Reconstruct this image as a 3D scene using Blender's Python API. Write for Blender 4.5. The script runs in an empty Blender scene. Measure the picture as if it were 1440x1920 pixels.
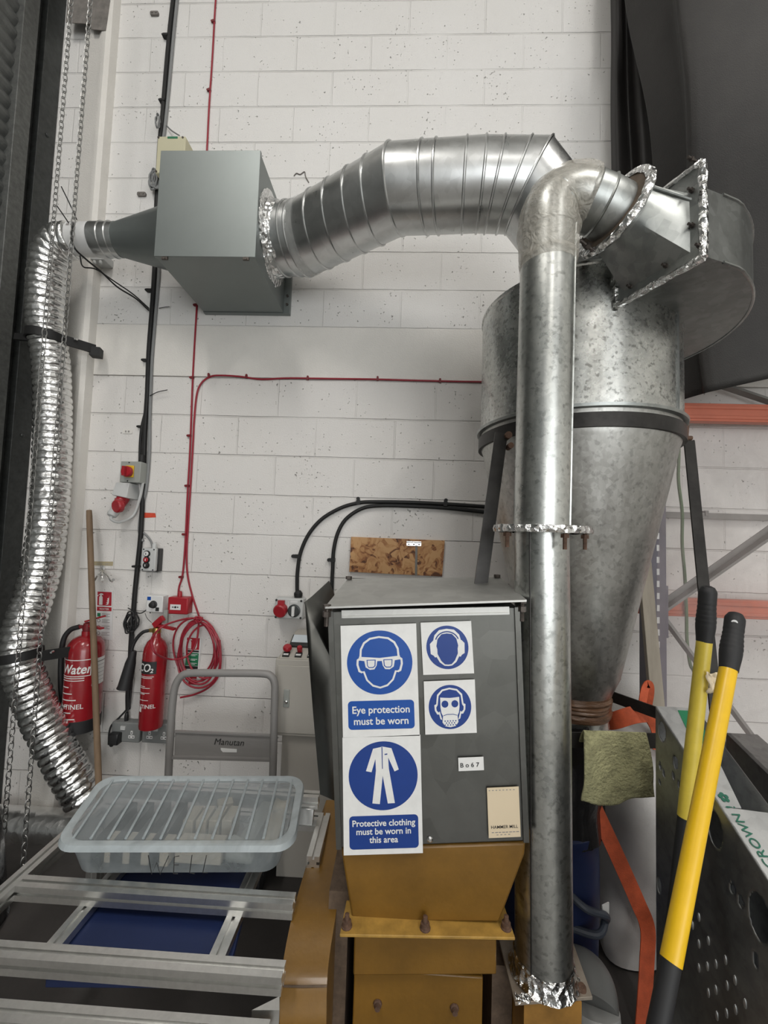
import bpy, bmesh, math, random
from mathutils import Vector as V, Matrix, noise
random.seed(7)
S = bpy.context.scene
COL = S.collection
PI = math.pi

# ------------------------------------------------------------------ camera
FPX = 780.0
PIT, YAW, ROL = 0.0562, -0.0377, 0.0330
CAM = V((0, -2.319, 1.6))
_f = V((math.sin(YAW)*math.cos(PIT), math.cos(YAW)*math.cos(PIT), math.sin(PIT)))
_r0 = V((math.cos(YAW), -math.sin(YAW), 0)); _u0 = _r0.cross(_f)
_r = math.cos(ROL)*_r0 + math.sin(ROL)*_u0
_u = -math.sin(ROL)*_r0 + math.cos(ROL)*_u0
cd = bpy.data.cameras.new('camera'); cam = bpy.data.objects.new('camera', cd); COL.objects.link(cam)
cd.sensor_fit = 'VERTICAL'; cd.sensor_height = 36; cd.lens = FPX/1920*36; cd.clip_start = 0.02
M = Matrix((( _r.x, _u.x, -_f.x, CAM.x), (_r.y, _u.y, -_f.y, CAM.y), (_r.z, _u.z, -_f.z, CAM.z), (0, 0, 0, 1)))
cam.matrix_world = M
S.camera = cam

# ------------------------------------------------------------------ world, lamps, exposure
S.view_settings.view_transform = 'Standard'; S.view_settings.look = 'None'
S.view_settings.gamma = 1; S.view_settings.use_curve_mapping = False
S.view_settings.exposure = 0.0
W = bpy.data.worlds.new('world'); S.world = W; W.use_nodes = True
W.node_tree.nodes['Background'].inputs[0].default_value = (0.9, 0.95, 1, 1)
W.node_tree.nodes['Background'].inputs[1].default_value = 0.35
def area(name, loc, target, sx, sy, power, color):
    l = bpy.data.lights.new(name, 'AREA'); l.shape = 'RECTANGLE'; l.size = sx; l.size_y = sy
    l.energy = power; l.color = color
    o = bpy.data.objects.new(name, l); COL.objects.link(o); o.location = loc
    o.rotation_euler = (V(target)-V(loc)).to_track_quat('-Z', 'Y').to_euler()
    return o
WARM = (1.0, 0.965, 0.925)
for i, (x, y, p) in enumerate([(-1.5, -4.1, 100), (2.7, -4.1, 104), (0.6, -7.6, 50)]):
    area('high_bay_lamp', (x, y, 6.55), (x, y, 0), 0.5, 2.2, p, WARM)
for x, w_ in ((2.3, .5), (3.5, .5), (4.7, .5), (-1.2, .3)):
    area('hall_window_daylight', (x, -9.2, 4.5), (x, 0, 4.5), w_, 3.4, 26*w_, (0.96, 0.98, 1.0))
area('added_front_fill', (2.2, -9.2, 1.7), (2.2, 0, 1.7), 5.2, 3.2, 215, (0.95, 0.98, 1.0))  # added fill lamp at the unseen hall end, no actual doorway there

# ------------------------------------------------------------------ pixel helpers (photo pixel -> world point on a given plane)
def ray(x, y): return _f*FPX + _r*(x-720) - _u*(y-960)
def at(x, y, Y):
    R = ray(x, y); return CAM + R*((Y-CAM.y)/R.y)
def az(x, y, Z):
    R = ray(x, y); return CAM + R*((Z-CAM.z)/R.z)
def ax(x, y, X):
    R = ray(x, y); return CAM + R*((X-CAM.x)/R.x)

# ------------------------------------------------------------------ mesh builder
class MB:
    def __init__(s): s.v = []; s.f = []
    def add(s, vs, fs):
        b = len(s.v); s.v += [V(p) for p in vs]; s.f += [tuple(b+i for i in f) for f in fs]; return s
    def hexa(s, p):   # 8 points: bottom 0-3 ccw, top 4-7
        return s.add(p, [(3, 2, 1, 0), (4, 5, 6, 7), (0, 1, 5, 4), (1, 2, 6, 5), (2, 3, 7, 6), (3, 0, 4, 7)])
    def box(s, a, b):
        (x0, y0, z0), (x1, y1, z1) = a, b
        x0, x1 = sorted((x0, x1)); y0, y1 = sorted((y0, y1)); z0, z1 = sorted((z0, z1))
        return s.hexa([(x0, y0, z0), (x1, y0, z0), (x1, y1, z0), (x0, y1, z0), (x0, y0, z1), (x1, y0, z1), (x1, y1, z1), (x0, y1, z1)])
    def bar(s, p, q, w, h, up=(0, 0, 1)):
        p, q = V(p), V(q); d = (q-p).normalized(); n = d.cross(V(up))
        if n.length < 1e-4: n = d.cross(V((0, 1, 0)))
        n.normalize(); u = n.cross(d)
        c = [(-w/2, -h/2), (w/2, -h/2), (w/2, h/2), (-w/2, h/2)]
        return s.hexa([p+n*a+u*b for a, b in c][::-1] + [q+n*a+u*b for a, b in c][::-1])
    def prism(s, poly, fr, d0, d1):   # poly in frame metres, from depth d0 to d1 along the frame normal
        n = len(poly)
        vs = [fr.p(x, y, d0) for x, y in poly] + [fr.p(x, y, d1) for x, y in poly]
        fs = [tuple(range(n, 2*n)), tuple(range(n-1, -1, -1))] + [(i, (i+1) % n, n+(i+1) % n, n+i) for i in range(n)]
        return s.add(vs, fs)
    def sweep(s, poly, p, q, up=(0, 0, 1)):   # extrude a profile from p to q
        p, q = V(p), V(q); d = (q-p).normalized(); n = d.cross(V(up)).normalized(); u = n.cross(d)
        k = len(poly)
        vs = [p+n*a+u*b for a, b in poly] + [q+n*a+u*b for a, b in poly]
        return s.add(vs, [tuple(range(k-1, -1, -1))[::-1], tuple(range(k, 2*k))[::-1]] + [(i, k+i, k+(i+1) % k, (i+1) % k) for i in range(k)])
    def tube(s, pts, r, seg=12, caps=True, closed=False):
        pts = [V(p) for p in pts]; n = len(pts)
        rs = r if isinstance(r, (list, tuple)) else [r]*n
        tang = []
        for i in range(n):
            a = pts[(i-1) % n] if (closed or i > 0) else pts[0]
            b = pts[(i+1) % n] if (closed or i < n-1) else pts[-1]
            t = b-a; tang.append(t.normalized() if t.length > 1e-9 else V((0, 0, 1)))
        t0 = tang[0]; ref = V((0, 0, 1)) if abs(t0.z) < 0.9 else V((1, 0, 0))
        nrm = (ref - t0*ref.dot(t0)).normalized()
        rings = []; prev = t0
        for i in range(n):
            if i:
                q = prev.rotation_difference(tang[i]); nrm = q @ nrm
                nrm = (nrm - tang[i]*nrm.dot(tang[i])).normalized(); prev = tang[i]
            bn = tang[i].cross(nrm)
            rings.append([pts[i] + (nrm*math.cos(2*PI*k/seg) + bn*math.sin(2*PI*k/seg))*rs[i] for k in range(seg)])
        b = [p for R in rings for p in R]; fs = []
        m = n if closed else n-1
        for i in range(m):
            j = (i+1) % n
            for k in range(seg):
                fs.append((i*seg+k, i*seg+(k+1) % seg, j*seg+(k+1) % seg, j*seg+k))
        if caps and not closed:
            fs.append(tuple(range(seg-1, -1, -1))); fs.append(tuple((n-1)*seg+k for k in range(seg)))
        return s.add(b, fs)
    def lathe(s, prof, o, axis=(0, 0, 1), seg=32, caps=True):
        o = V(o); a = V(axis).normalized(); ref = V((1, 0, 0)) if abs(a.x) < 0.9 else V((0, 1, 0))
        n = (ref-a*ref.dot(a)).normalized(); b = a.cross(n)
        vs = []; k = len(prof)
        for r, h in prof:
            for i in range(seg):
                t = 2*PI*i/seg; vs.append(o + a*h + (n*math.cos(t)+b*math.sin(t))*max(r, 1e-5))
        fs = [(j*seg+i, j*seg+(i+1) % seg, (j+1)*seg+(i+1) % seg, (j+1)*seg+i) for j in range(k-1) for i in range(seg)]
        if caps: fs += [tuple(range(seg-1, -1, -1)), tuple((k-1)*seg+i for i in range(seg))]
        return s.add(vs, fs)
    def cyl(s, p, q, r, seg=20, r2=None):
        p, q = V(p), V(q); h = (q-p).length
        return s.lathe([(r, 0), (r if r2 is None else r2, h)], p, q-p, seg)
    def grid(s, fn, nu, nv):
        vs = [fn(i/nu, j/nv) for j in range(nv+1) for i in range(nu+1)]
        fs = [(j*(nu+1)+i, j*(nu+1)+i+1, (j+1)*(nu+1)+i+1, (j+1)*(nu+1)+i) for j in range(nv) for i in range(nu)]
        return s.add(vs, fs)
    def quad(s, a, b, c, d): return s.add([a, b, c, d], [(0, 1, 2, 3)])

class Fr:   # a flat frame: origin, x axis, y axis, outward normal
    def __init__(s, o, ex, ey):
        s.o = V(o); s.ex = V(ex).normalized(); s.ey = V(ey).normalized(); s.n = s.ex.cross(s.ey).normalized()
    def p(s, x, y, d=0): return s.o + s.ex*x + s.ey*y + s.n*d
def wallfr(x, y, d=0.0):   # frame on a plane parallel to the main wall, d metres in front of it, origin at photo pixel
    return Fr(at(x, y, -d), (1, 0, 0), (0, 0, 1))
def rect(x0, y0, x1, y1): return [(x0, y0), (x1, y0), (x1, y1), (x0, y1)]
def rrect(x0, y0, x1, y1, r, n=5):
    out = []
    for cx, cy, a in ((x1-r, y0+r, -PI/2), (x1-r, y1-r, 0), (x0+r, y1-r, PI/2), (x0+r, y0+r, PI)):
        out += [(cx+r*math.cos(a+PI/2*i/n), cy+r*math.sin(a+PI/2*i/n)) for i in range(n+1)]
    return out
def disc(cx, cy, r, n=40, ry=None):
    ry = ry or r
    return [(cx+r*math.cos(2*PI*i/n), cy+ry*math.sin(2*PI*i/n)) for i in range(n)]
def mirror(half): return half + [(-x, y) for x, y in reversed(half) if abs(x) > 1e-6]
def scaled(poly, k, ox=0, oy=0): return [(x*k+ox, y*k+oy) for x, y in poly]

def finish(me, ang=35):
    me.polygons.foreach_set('use_smooth', [True]*len(me.polygons))
    me.set_sharp_from_angle(angle=math.radians(ang)); me.update()
def wloc(o):
    l = V(o.location)
    while o.parent: o = o.parent; l += V(o.location)
    return l
def obj(name, mb, m, parent=None, bevel=0, recalc=True, ang=35, label=None, solid=0):
    me = bpy.data.meshes.new(name)
    lo = V([min(p[i] for p in mb.v) for i in range(3)]); hi = V([max(p[i] for p in mb.v) for i in range(3)])
    org = V(((lo.x+hi.x)/2, (lo.y+hi.y)/2, lo.z))
    me.from_pydata([p-org for p in mb.v], [], mb.f)
    if recalc:
        b = bmesh.new(); b.from_mesh(me); bmesh.ops.recalc_face_normals(b, faces=b.faces); b.to_mesh(me); b.free()
    me.materials.append(m); finish(me, ang)
    o = bpy.data.objects.new(name, me); COL.objects.link(o)
    if parent: o.parent = parent; o.location = org - wloc(parent)
    else: o.location = org
    if solid:
        md = o.modifiers.new('thick', 'SOLIDIFY'); md.thickness = solid; md.offset = 0
    if bevel:
        md = o.modifiers.new('edge', 'BEVEL'); md.width = bevel; md.segments = 2; md.limit_method = 'ANGLE'; md.angle_limit = math.radians(40)
    if label: o['label'] = label
    return o
def tag(o, label, cat, group=None):
    o['label'] = label; o['category'] = cat; o['kind'] = 'thing'
    if group: o['group'] = group
    return o
def thing(name, label, cat, loc, group=None):
    o = bpy.data.objects.new(name, None); COL.objects.link(o); o.location = loc; o.empty_display_size = 0.05
    return tag(o, label, cat, group)
def struct(name, mb, m, parent=None, **k):
    o = obj(name, mb, m, parent, **k); o['kind'] = 'structure'; return o
def text_geo(txt, size, bold=0.0, sx=1.0, shear=0.0, align='CENTER'):
    c = bpy.data.curves.new('t', 'FONT'); c.body = txt; c.size = size; c.offset = bold*size; c.align_x = align
    c.space_line = 0.85; c.shear = shear; c.resolution_u = 4
    o = bpy.data.objects.new('t', c); COL.objects.link(o)
    me = bpy.data.meshes.new_from_object(o)
    vs = [(v.co.x*sx, v.co.y) for v in me.vertices]; fs = [tuple(p.vertices) for p in me.polygons]
    bpy.data.objects.remove(o); bpy.data.curves.remove(c); bpy.data.meshes.remove(me)
    return vs, fs
def text(mb, txt, size, fr, x, y, d, **k):
    vs, fs = text_geo(txt, size, **k); mb.add([fr.p(x+a, y+b, d) for a, b in vs], fs); return mb
def smooth(pts, n=8, closed=False):   # Catmull-Rom through points
    P = [V(p) for p in pts]; out = []; m = len(P)
    for i in range(m if closed else m-1):
        if closed: a, b, c, d = P[(i-1) % m], P[i], P[(i+1) % m], P[(i+2) % m]
        else:
            b, c = P[i], P[i+1]; a = P[i-1] if i else b*2-c; d = P[i+2] if i+2 < m else c*2-b
        for k in range(n):
            t = k/n
            out.append(0.5*((2*b)+(c-a)*t+(2*a-5*b+4*c-d)*t*t+(3*b-a-3*c+d)*t**3))
    if not closed: out.append(P[-1])
    return out

# ------------------------------------------------------------------ materials
def nodes(name):
    m = bpy.data.materials.new(name); m.use_nodes = True; nt = m.node_tree
    return m, nt, nt.nodes, nt.links, nt.nodes['Principled BSDF']
def mat(name, col, rough=0.5, metal=0.0, var=0.0, scale=12.0, bump=0.0, bscale=60.0, coat=0.0, var2=None, stretch=None, emit=0):
    m, nt, N, L, P = nodes(name)
    P.inputs['Base Color'].default_value = (*col, 1); P.inputs['Roughness'].default_value = rough; P.inputs['Metallic'].default_value = metal
    if coat: P.inputs['Coat Weight'].default_value = coat; P.inputs['Coat Roughness'].default_value = 0.1
    if emit:
        P.inputs['Emission Color'].default_value = (*col, 1); P.inputs['Emission Strength'].default_value = emit
    if var or bump:
        tc = N.new('ShaderNodeTexCoord'); mp = N.new('ShaderNodeMapping'); L.new(tc.outputs['Object'], mp.inputs[0])
        if stretch: mp.inputs['Scale'].default_value = stretch
    if var:
        nz = N.new('ShaderNodeTexNoise'); nz.inputs['Scale'].default_value = scale; nz.inputs['Detail'].default_value = 6; nz.inputs['Roughness'].default_value = 0.65
        L.new(mp.outputs[0], nz.inputs[0])
        r = N.new('ShaderNodeMapRange'); r.inputs[1].default_value = 0.3; r.inputs[2].default_value = 0.7
        L.new(nz.outputs[0], r.inputs[0])
        mx = N.new('ShaderNodeMix'); mx.data_type = 'RGBA'
        c2 = var2 or tuple(min(1, c*(1+var)) for c in col); c1 = tuple(c*(1-var) for c in col) if not var2 else col
        mx.inputs[6].default_value = (*c1, 1); mx.inputs[7].default_value = (*c2, 1)
        L.new(r.outputs[0], mx.inputs[0]); L.new(mx.outputs[2], P.inputs['Base Color'])
    if bump:
        nb = N.new('ShaderNodeTexNoise'); nb.inputs['Scale'].default_value = bscale; nb.inputs['Detail'].default_value = 4
        L.new(mp.outputs[0], nb.inputs[0])
        bp = N.new('ShaderNodeBump'); bp.inputs['Strength'].default_value = bump; bp.inputs['Distance'].default_value = 0.01
        L.new(nb.outputs[0], bp.inputs['Height']); L.new(bp.outputs[0], P.inputs['Normal'])
    return m
def galv(name, c1, c2, rough=0.36, scale=26.0, speck=0.0, streak=0.0, wave=0.0):   # zinc-coated sheet with spangle
    m, nt, N, L, P = nodes(name); P.inputs['Metallic'].default_value = 1
    tc = N.new('ShaderNodeTexCoord')
    vo = N.new('ShaderNodeTexVoronoi'); vo.inputs['Scale'].default_value = scale*3.2; L.new(tc.outputs['Object'], vo.inputs[0])
    nz = N.new('ShaderNodeTexNoise'); nz.inputs['Scale'].default_value = scale*0.32; nz.inputs['Detail'].default_value = 8; nz.inputs['Roughness'].default_value = 0.7
    mp = N.new('ShaderNodeMapping'); L.new(tc.outputs['Object'], mp.inputs[0])
    if streak: mp.inputs['Scale'].default_value = (1, 1, streak)
    L.new(mp.outputs[0], nz.inputs[0])
    sep = N.new('ShaderNodeSeparateColor'); L.new(vo.outputs['Color'], sep.inputs[0])
    ad = N.new('ShaderNodeMath'); ad.operation = 'MULTIPLY_ADD'; ad.inputs[1].default_value = 0.16
    L.new(sep.outputs[0], ad.inputs[0]); L.new(nz.outputs[0], ad.inputs[2])
    mr = N.new('ShaderNodeMapRange'); mr.inputs[1].default_value = 0.38; mr.inputs[2].default_value = 0.76; L.new(ad.outputs[0], mr.inputs[0])
    mx = N.new('ShaderNodeMix'); mx.data_type = 'RGBA'; mx.inputs[6].default_value = (*c1, 1); mx.inputs[7].default_value = (*c2, 1)
    L.new(mr.outputs[0], mx.inputs[0]); out = mx.outputs[2]
    if speck:
        n2 = N.new('ShaderNodeTexNoise'); n2.inputs['Scale'].default_value = scale*2.2; n2.inputs['Detail'].default_value = 6; L.new(tc.outputs['Object'], n2.inputs[0])
        r2 = N.new('ShaderNodeMapRange'); r2.inputs[1].default_value = 0.56; r2.inputs[2].default_value = 0.66; r2.inputs[4].default_value = speck; L.new(n2.outputs[0], r2.inputs[0])
        m2 = N.new('ShaderNodeMix'); m2.data_type = 'RGBA'; m2.inputs[7].default_value = (0.12, 0.12, 0.11, 1)
        L.new(r2.outputs[0], m2.inputs[0]); L.new(out, m2.inputs[6]); out = m2.outputs[2]
    L.new(out, P.inputs['Base Color'])
    rr = N.new('ShaderNodeMapRange'); rr.inputs[3].default_value = rough-0.08; rr.inputs[4].default_value = rough+0.12; L.new(ad.outputs[0], rr.inputs[0]); L.new(rr.outputs[0], P.inputs['Roughness'])
    bp = N.new('ShaderNodeBump'); bp.inputs['Strength'].default_value = 0.06; bp.inputs['Distance'].default_value = 0.004
    L.new(ad.outputs[0], bp.inputs['Height'])
    if wave:
        n3 = N.new('ShaderNodeTexNoise'); n3.inputs['Scale'].default_value = 5; n3.inputs['Detail'].default_value = 1; L.new(tc.outputs['Object'], n3.inputs[0])
        b3 = N.new('ShaderNodeBump'); b3.inputs['Strength'].default_value = wave; b3.inputs['Distance'].default_value = 0.03
        L.new(n3.outputs[0], b3.inputs['Height']); L.new(b3.outputs[0], bp.inputs['Normal'])
    L.new(bp.outputs[0], P.inputs['Normal'])
    return m
def foil(name, rough=0.16, scale=45, strength=0.9, col=(0.83, 0.83, 0.82)):
    m, nt, N, L, P = nodes(name); P.inputs['Metallic'].default_value = 1; P.inputs['Base Color'].default_value = (*col, 1); P.inputs['Roughness'].default_value = rough
    tc = N.new('ShaderNodeTexCoord'); vo = N.new('ShaderNodeTexVoronoi'); vo.inputs['Scale'].default_value = scale
    nz = N.new('ShaderNodeTexNoise'); nz.inputs['Scale'].default_value = scale*0.8; nz.inputs['Detail'].default_value = 5
    L.new(tc.outputs['Object'], vo.inputs[0]); L.new(tc.outputs['Object'], nz.inputs[0])
    ad = N.new('ShaderNodeMath'); L.new(vo.outputs['Distance'], ad.inputs[0]); L.new(nz.outputs[0], ad.inputs[1])
    bp = N.new('ShaderNodeBump'); bp.inputs['Strength'].default_value = strength; bp.inputs['Distance'].default_value = 0.012
    L.new(ad.outputs[0], bp.inputs['Height']); L.new(bp.outputs[0], P.inputs['Normal'])
    return m
def film(name, col, opacity, rough=0.15, trans=0.5, bump=0):   # thin plastic: part see-through, part milky, glossy
    m = bpy.data.materials.new(name); m.use_nodes = True; N = m.node_tree.nodes; L = m.node_tree.links; N.clear()
    out = N.new('ShaderNodeOutputMaterial'); tp = N.new('ShaderNodeBsdfTransparent'); P = N.new('ShaderNodeBsdfPrincipled')
    P.inputs['Base Color'].default_value = (*col, 1); P.inputs['Roughness'].default_value = rough
    tl = N.new('ShaderNodeBsdfTranslucent'); tl.inputs[0].default_value = (*col, 1)
    a = N.new('ShaderNodeMixShader'); a.inputs[0].default_value = trans; L.new(P.outputs[0], a.inputs[1]); L.new(tl.outputs[0], a.inputs[2])
    b = N.new('ShaderNodeMixShader'); L.new(tp.outputs[0], b.inputs[1]); L.new(a.outputs[0], b.inputs[2])
    tc = N.new('ShaderNodeTexCoord'); nz = N.new('ShaderNodeTexNoise'); nz.inputs['Scale'].default_value = 7; nz.inputs['Detail'].default_value = 5; nz.inputs['Distortion'].default_value = 1.5
    L.new(tc.outputs['Object'], nz.inputs[0])
    mr = N.new('ShaderNodeMapRange'); mr.inputs[1].default_value = 0.3; mr.inputs[2].default_value = 0.75; mr.inputs[3].default_value = opacity*0.7; mr.inputs[4].default_value = min(1, opacity*1.4)
    L.new(nz.outputs[0], mr.inputs[0]); L.new(mr.outputs[0], b.inputs[0])
    if bump:
        n2 = N.new('ShaderNodeTexNoise'); n2.inputs['Scale'].default_value = 26; n2.inputs['Detail'].default_value = 4; n2.inputs['Distortion'].default_value = 3; L.new(tc.outputs['Object'], n2.inputs[0])
        bp = N.new('ShaderNodeBump'); bp.inputs['Strength'].default_value = bump; bp.inputs['Distance'].default_value = 0.02; L.new(n2.outputs[0], bp.inputs['Height']); L.new(bp.outputs[0], P.inputs['Normal'])
    L.new(b.outputs[0], out.inputs[0]); return m
def blockwork(name, x0, z0, col, dark):   # painted concrete blocks 450 x 225
    m, nt, N, L, P = nodes(name); P.inputs['Roughness'].default_value = 0.62
    g = N.new('ShaderNodeNewGeometry'); sx = N.new('ShaderNodeSeparateXYZ'); L.new(g.outputs['Position'], sx.inputs[0])
    wob = N.new('ShaderNodeTexNoise'); wob.inputs['Scale'].default_value = 9; L.new(g.outputs['Position'], wob.inputs[0])
    def mth(op, a, b=None, c=None):
        n = N.new('ShaderNodeMath'); n.operation = op
        for i, t in enumerate((a, b, c)):
            if t is None: continue
            if isinstance(t, (int, float)): n.inputs[i].default_value = t
            else: L.new(t, n.inputs[i])
        return n.outputs[0]
    w = mth('MULTIPLY_ADD', wob.outputs[0], 0.006, -0.003)
    cb = N.new('ShaderNodeCombineXYZ'); L.new(mth('ADD', mth('SUBTRACT', sx.outputs[0], x0), w), cb.inputs[0]); L.new(mth('ADD', mth('SUBTRACT', sx.outputs[2], z0), w), cb.inputs[1])
    br = N.new('ShaderNodeTexBrick'); br.offset = 0.5; br.inputs['Scale'].default_value = 1; br.inputs['Brick Width'].default_value = 0.45; br.inputs['Row Height'].default_value = 0.225
    br.inputs['Mortar Size'].default_value = 0.0055; br.inputs['Mortar Smooth'].default_value = 0.5
    L.new(cb.outputs[0], br.inputs[0])
    big = N.new('ShaderNodeTexNoise'); big.inputs['Scale'].default_value = 1.7; big.inputs['Detail'].default_value = 5; L.new(g.outputs['Position'], big.inputs[0])
    keep = N.new('ShaderNodeMapRange'); keep.inputs[1].default_value = 0.36; keep.inputs[2].default_value = 0.62; keep.inputs[3].default_value = 0.25; L.new(big.outputs[0], keep.inputs[0])
    sv = N.new('ShaderNodeSeparateXYZ'); L.new(cb.outputs[0], sv.inputs[0])
    fr_ = mth('ABSOLUTE', mth('SUBTRACT', mth('FRACT', mth('ADD', mth('DIVIDE', sv.outputs[1], 0.225), 0.5)), 0.5))
    hz = N.new('ShaderNodeMapRange'); hz.inputs[1].default_value = 0.010; hz.inputs[2].default_value = 0.026; hz.inputs[3].default_value = 1; hz.inputs[4].default_value = 0; L.new(fr_, hz.inputs[0])
    mort = mth('MULTIPLY', mth('MULTIPLY_ADD', hz.outputs[0], 0.62, mth('MULTIPLY', br.outputs['Fac'], 0.38)), keep.outputs[0])
    fine = N.new('ShaderNodeTexNoise'); fine.inputs['Scale'].default_value = 140; fine.inputs['Detail'].default_value = 4; L.new(g.outputs['Position'], fine.inputs[0])
    pit = N.new('ShaderNodeTexNoise'); pit.inputs['Scale'].default_value = 60; pit.inputs['Detail'].default_value = 2; L.new(g.outputs['Position'], pit.inputs[0])
    clump = N.new('ShaderNodeTexNoise'); clump.inputs['Scale'].default_value = 5; L.new(g.outputs['Position'], clump.inputs[0])
    pt = N.new('ShaderNodeMapRange'); pt.inputs[1].default_value = 0.69; pt.inputs[2].default_value = 0.75; L.new(mth('MULTIPLY_ADD', clump.outputs[0], 0.30, mth('ADD', pit.outputs[0], -0.15)), pt.inputs[0])
    tint = N.new('ShaderNodeMix'); tint.data_type = 'RGBA'; tint.inputs[6].default_value = (*col, 1); tint.inputs[7].default_value = (col[0]*.93, col[1]*.92, col[2]*.90, 1)
    L.new(big.outputs[0], tint.inputs[0])
    m1 = N.new('ShaderNodeMix'); m1.data_type = 'RGBA'; L.new(tint.outputs[2], m1.inputs[6]); m1.inputs[7].default_value = (col[0]*dark, col[1]*dark*.99, col[2]*dark*.97, 1)
    L.new(mort, m1.inputs[0])
    m2 = N.new('ShaderNodeMix'); m2.data_type = 'RGBA'; L.new(m1.outputs[2], m2.inputs[6]); m2.inputs[7].default_value = (0.22, 0.21, 0.19, 1)
    L.new(mth('MULTIPLY', pt.outputs[0], 0.75), m2.inputs[0]); L.new(m2.outputs[2], P.inputs['Base Color'])
    h = mth('SUBTRACT', mth('MULTIPLY', fine.outputs[0], 0.22), mth('ADD', mort, mth('MULTIPLY', pt.outputs[0], 0.8)))
    bp = N.new('ShaderNodeBump'); bp.inputs['Strength'].default_value = 0.9; bp.inputs['Distance'].default_value = 0.009; L.new(h, bp.inputs['Height']); L.new(bp.outputs[0], P.inputs['Normal'])
    return m
def osb(name):
    m, nt, N, L, P = nodes(name); P.inputs['Roughness'].default_value = 0.6
    tc = N.new('ShaderNodeTexCoord'); ds = N.new('ShaderNodeTexNoise'); ds.inputs['Scale'].default_value = 9; L.new(tc.outputs['Object'], ds.inputs[0])
    mp = N.new('ShaderNodeMix'); mp.data_type = 'VECTOR'; mp.inputs[0].default_value = 0.12; L.new(tc.outputs['Object'], mp.inputs[4]); L.new(ds.outputs['Color'], mp.inputs[5])
    v1 = N.new('ShaderNodeTexVoronoi'); v1.inputs['Scale'].default_value = 34; L.new(mp.outputs[1], v1.inputs[0])
    v2 = N.new('ShaderNodeTexNoise'); v2.inputs['Scale'].default_value = 17; v2.inputs['Distortion'].default_value = 2.2; v2.inputs['Detail'].default_value = 7; L.new(mp.outputs[1], v2.inputs[0])
    s = N.new('ShaderNodeSeparateColor'); L.new(v1.outputs['Color'], s.inputs[0])
    mx = N.new('ShaderNodeMath'); mx.operation = 'MULTIPLY_ADD'; mx.inputs[1].default_value = 0.42; L.new(s.outputs[0], mx.inputs[0]); L.new(v2.outputs[0], mx.inputs[2])
    cr = N.new('ShaderNodeValToRGB'); e = cr.color_ramp.elements
    e[0].position = 0.46; e[0].color = (0.10, 0.035, 0.012, 1); e[1].position = 0.86; e[1].color = (0.56, 0.32, 0.14, 1)
    k = e.new(0.57); k.color = (0.30, 0.12, 0.04, 1); k = e.new(0.68); k.color = (0.46, 0.235, 0.09, 1)
    L.new(mx.outputs[0], cr.inputs[0]); L.new(cr.outputs[0], P.inputs['Base Color']); return m

WHITE = (0.765, 0.745, 0.722)
m_wall = blockwork('painted_blockwork', -1.166, 2.478-0.225*12, WHITE, 0.90)
m_wallup = blockwork('painted_blockwork_upper', -1.156, 2.785, (0.775, 0.765, 0.748), 0.93)
m_plain = mat('white_masonry_paint', (0.77, 0.745, 0.70), 0.6, var=0.05, scale=3, bump=0.25, bscale=150)
m_floor_shaded = mat('shade_toned_floor', (0.045, 0.040, 0.037), 0.7, var=0.25, scale=2.5, bump=0.1)  # shade around table and machines is put into this floor colour
m_floorlight = mat('pale_concrete_floor', (0.30, 0.29, 0.275), 0.6, var=0.15, scale=2.5)  # concrete tone without the painted shade
m_ceil = mat('roof_liner', (0.75, 0.74, 0.72), 0.8)
m_hall = mat('hall_cladding', (0.72, 0.71, 0.68), 0.8, var=0.2, scale=0.6)
m_slat = mat('shutter_steel', (0.14, 0.145, 0.14), 0.45, 0.6, var=0.2, scale=20)
m_guide = mat('guide_steel', (0.045, 0.048, 0.046), 0.5, 0.4, var=0.35, scale=30)
m_guide2 = mat('guide_steel_light', (0.115, 0.118, 0.112), 0.5, 0.4, var=0.3, scale=35)
m_black = mat('black_paint', (0.008, 0.008, 0.008), 0.6)
m_blackrub = mat('black_rubber', (0.014, 0.014, 0.015), 0.6)
m_blackgloss = mat('black_plastic', (0.015, 0.015, 0.016), 0.3)
m_grey = mat('grey_cable', (0.22, 0.225, 0.225), 0.5)
m_redcab = mat('red_cable', (0.31, 0.018, 0.034), 0.38)
m_redclip = mat('dark_red_clip', (0.17, 0.012, 0.016), 0.5)
m_red = mat('red_enamel', (0.30, 0.010, 0.016), 0.25, coat=0.5, var=0.12, scale=4)
m_redpl = mat('red_plastic', (0.36, 0.015, 0.024), 0.35)
m_redsign = mat('red_print', (0.40, 0.016, 0.03), 0.45)
m_green = mat('green_print', (0.015, 0.17, 0.075), 0.45)
m_whitepl = mat('white_plastic', (0.74, 0.74, 0.73), 0.4)
m_sign = mat('sign_white', (0.80, 0.80, 0.78), 0.38, var=0.06, scale=22)
m_blue = mat('mandatory_blue', (0.006, 0.075, 0.36), 0.38, var=0.05, scale=9)
m_blue2 = mat('dark_mandatory_blue', (0.008, 0.045, 0.245), 0.4, var=0.06, scale=9)
m_print = mat('black_print', (0.02, 0.02, 0.02), 0.5)
m_greytext = mat('grey_print', (0.30, 0.28, 0.27), 0.5)
m_cream = mat('cream_plastic', (0.56, 0.53, 0.37), 0.5)
m_boxgrey = mat('grey_enclosure', (0.33, 0.345, 0.32), 0.45)
m_lgrey = mat('light_grey_plastic', (0.56, 0.57, 0.56), 0.42)
m_yellow = mat('yellow_plastic', (0.75, 0.46, 0.025), 0.35)
m_cab = mat('beige_powder_coat', (0.45, 0.425, 0.38), 0.45, bump=0.05, bscale=200)
m_trol = mat('grey_powder_coat', (0.26, 0.25, 0.24), 0.42, bump=0.04, bscale=200)
m_socket = mat('metal_clad_grey', (0.21, 0.22, 0.215), 0.5)
m_chrome = mat('bright_zinc', (0.75, 0.75, 0.74), 0.22, 1.0)
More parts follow.
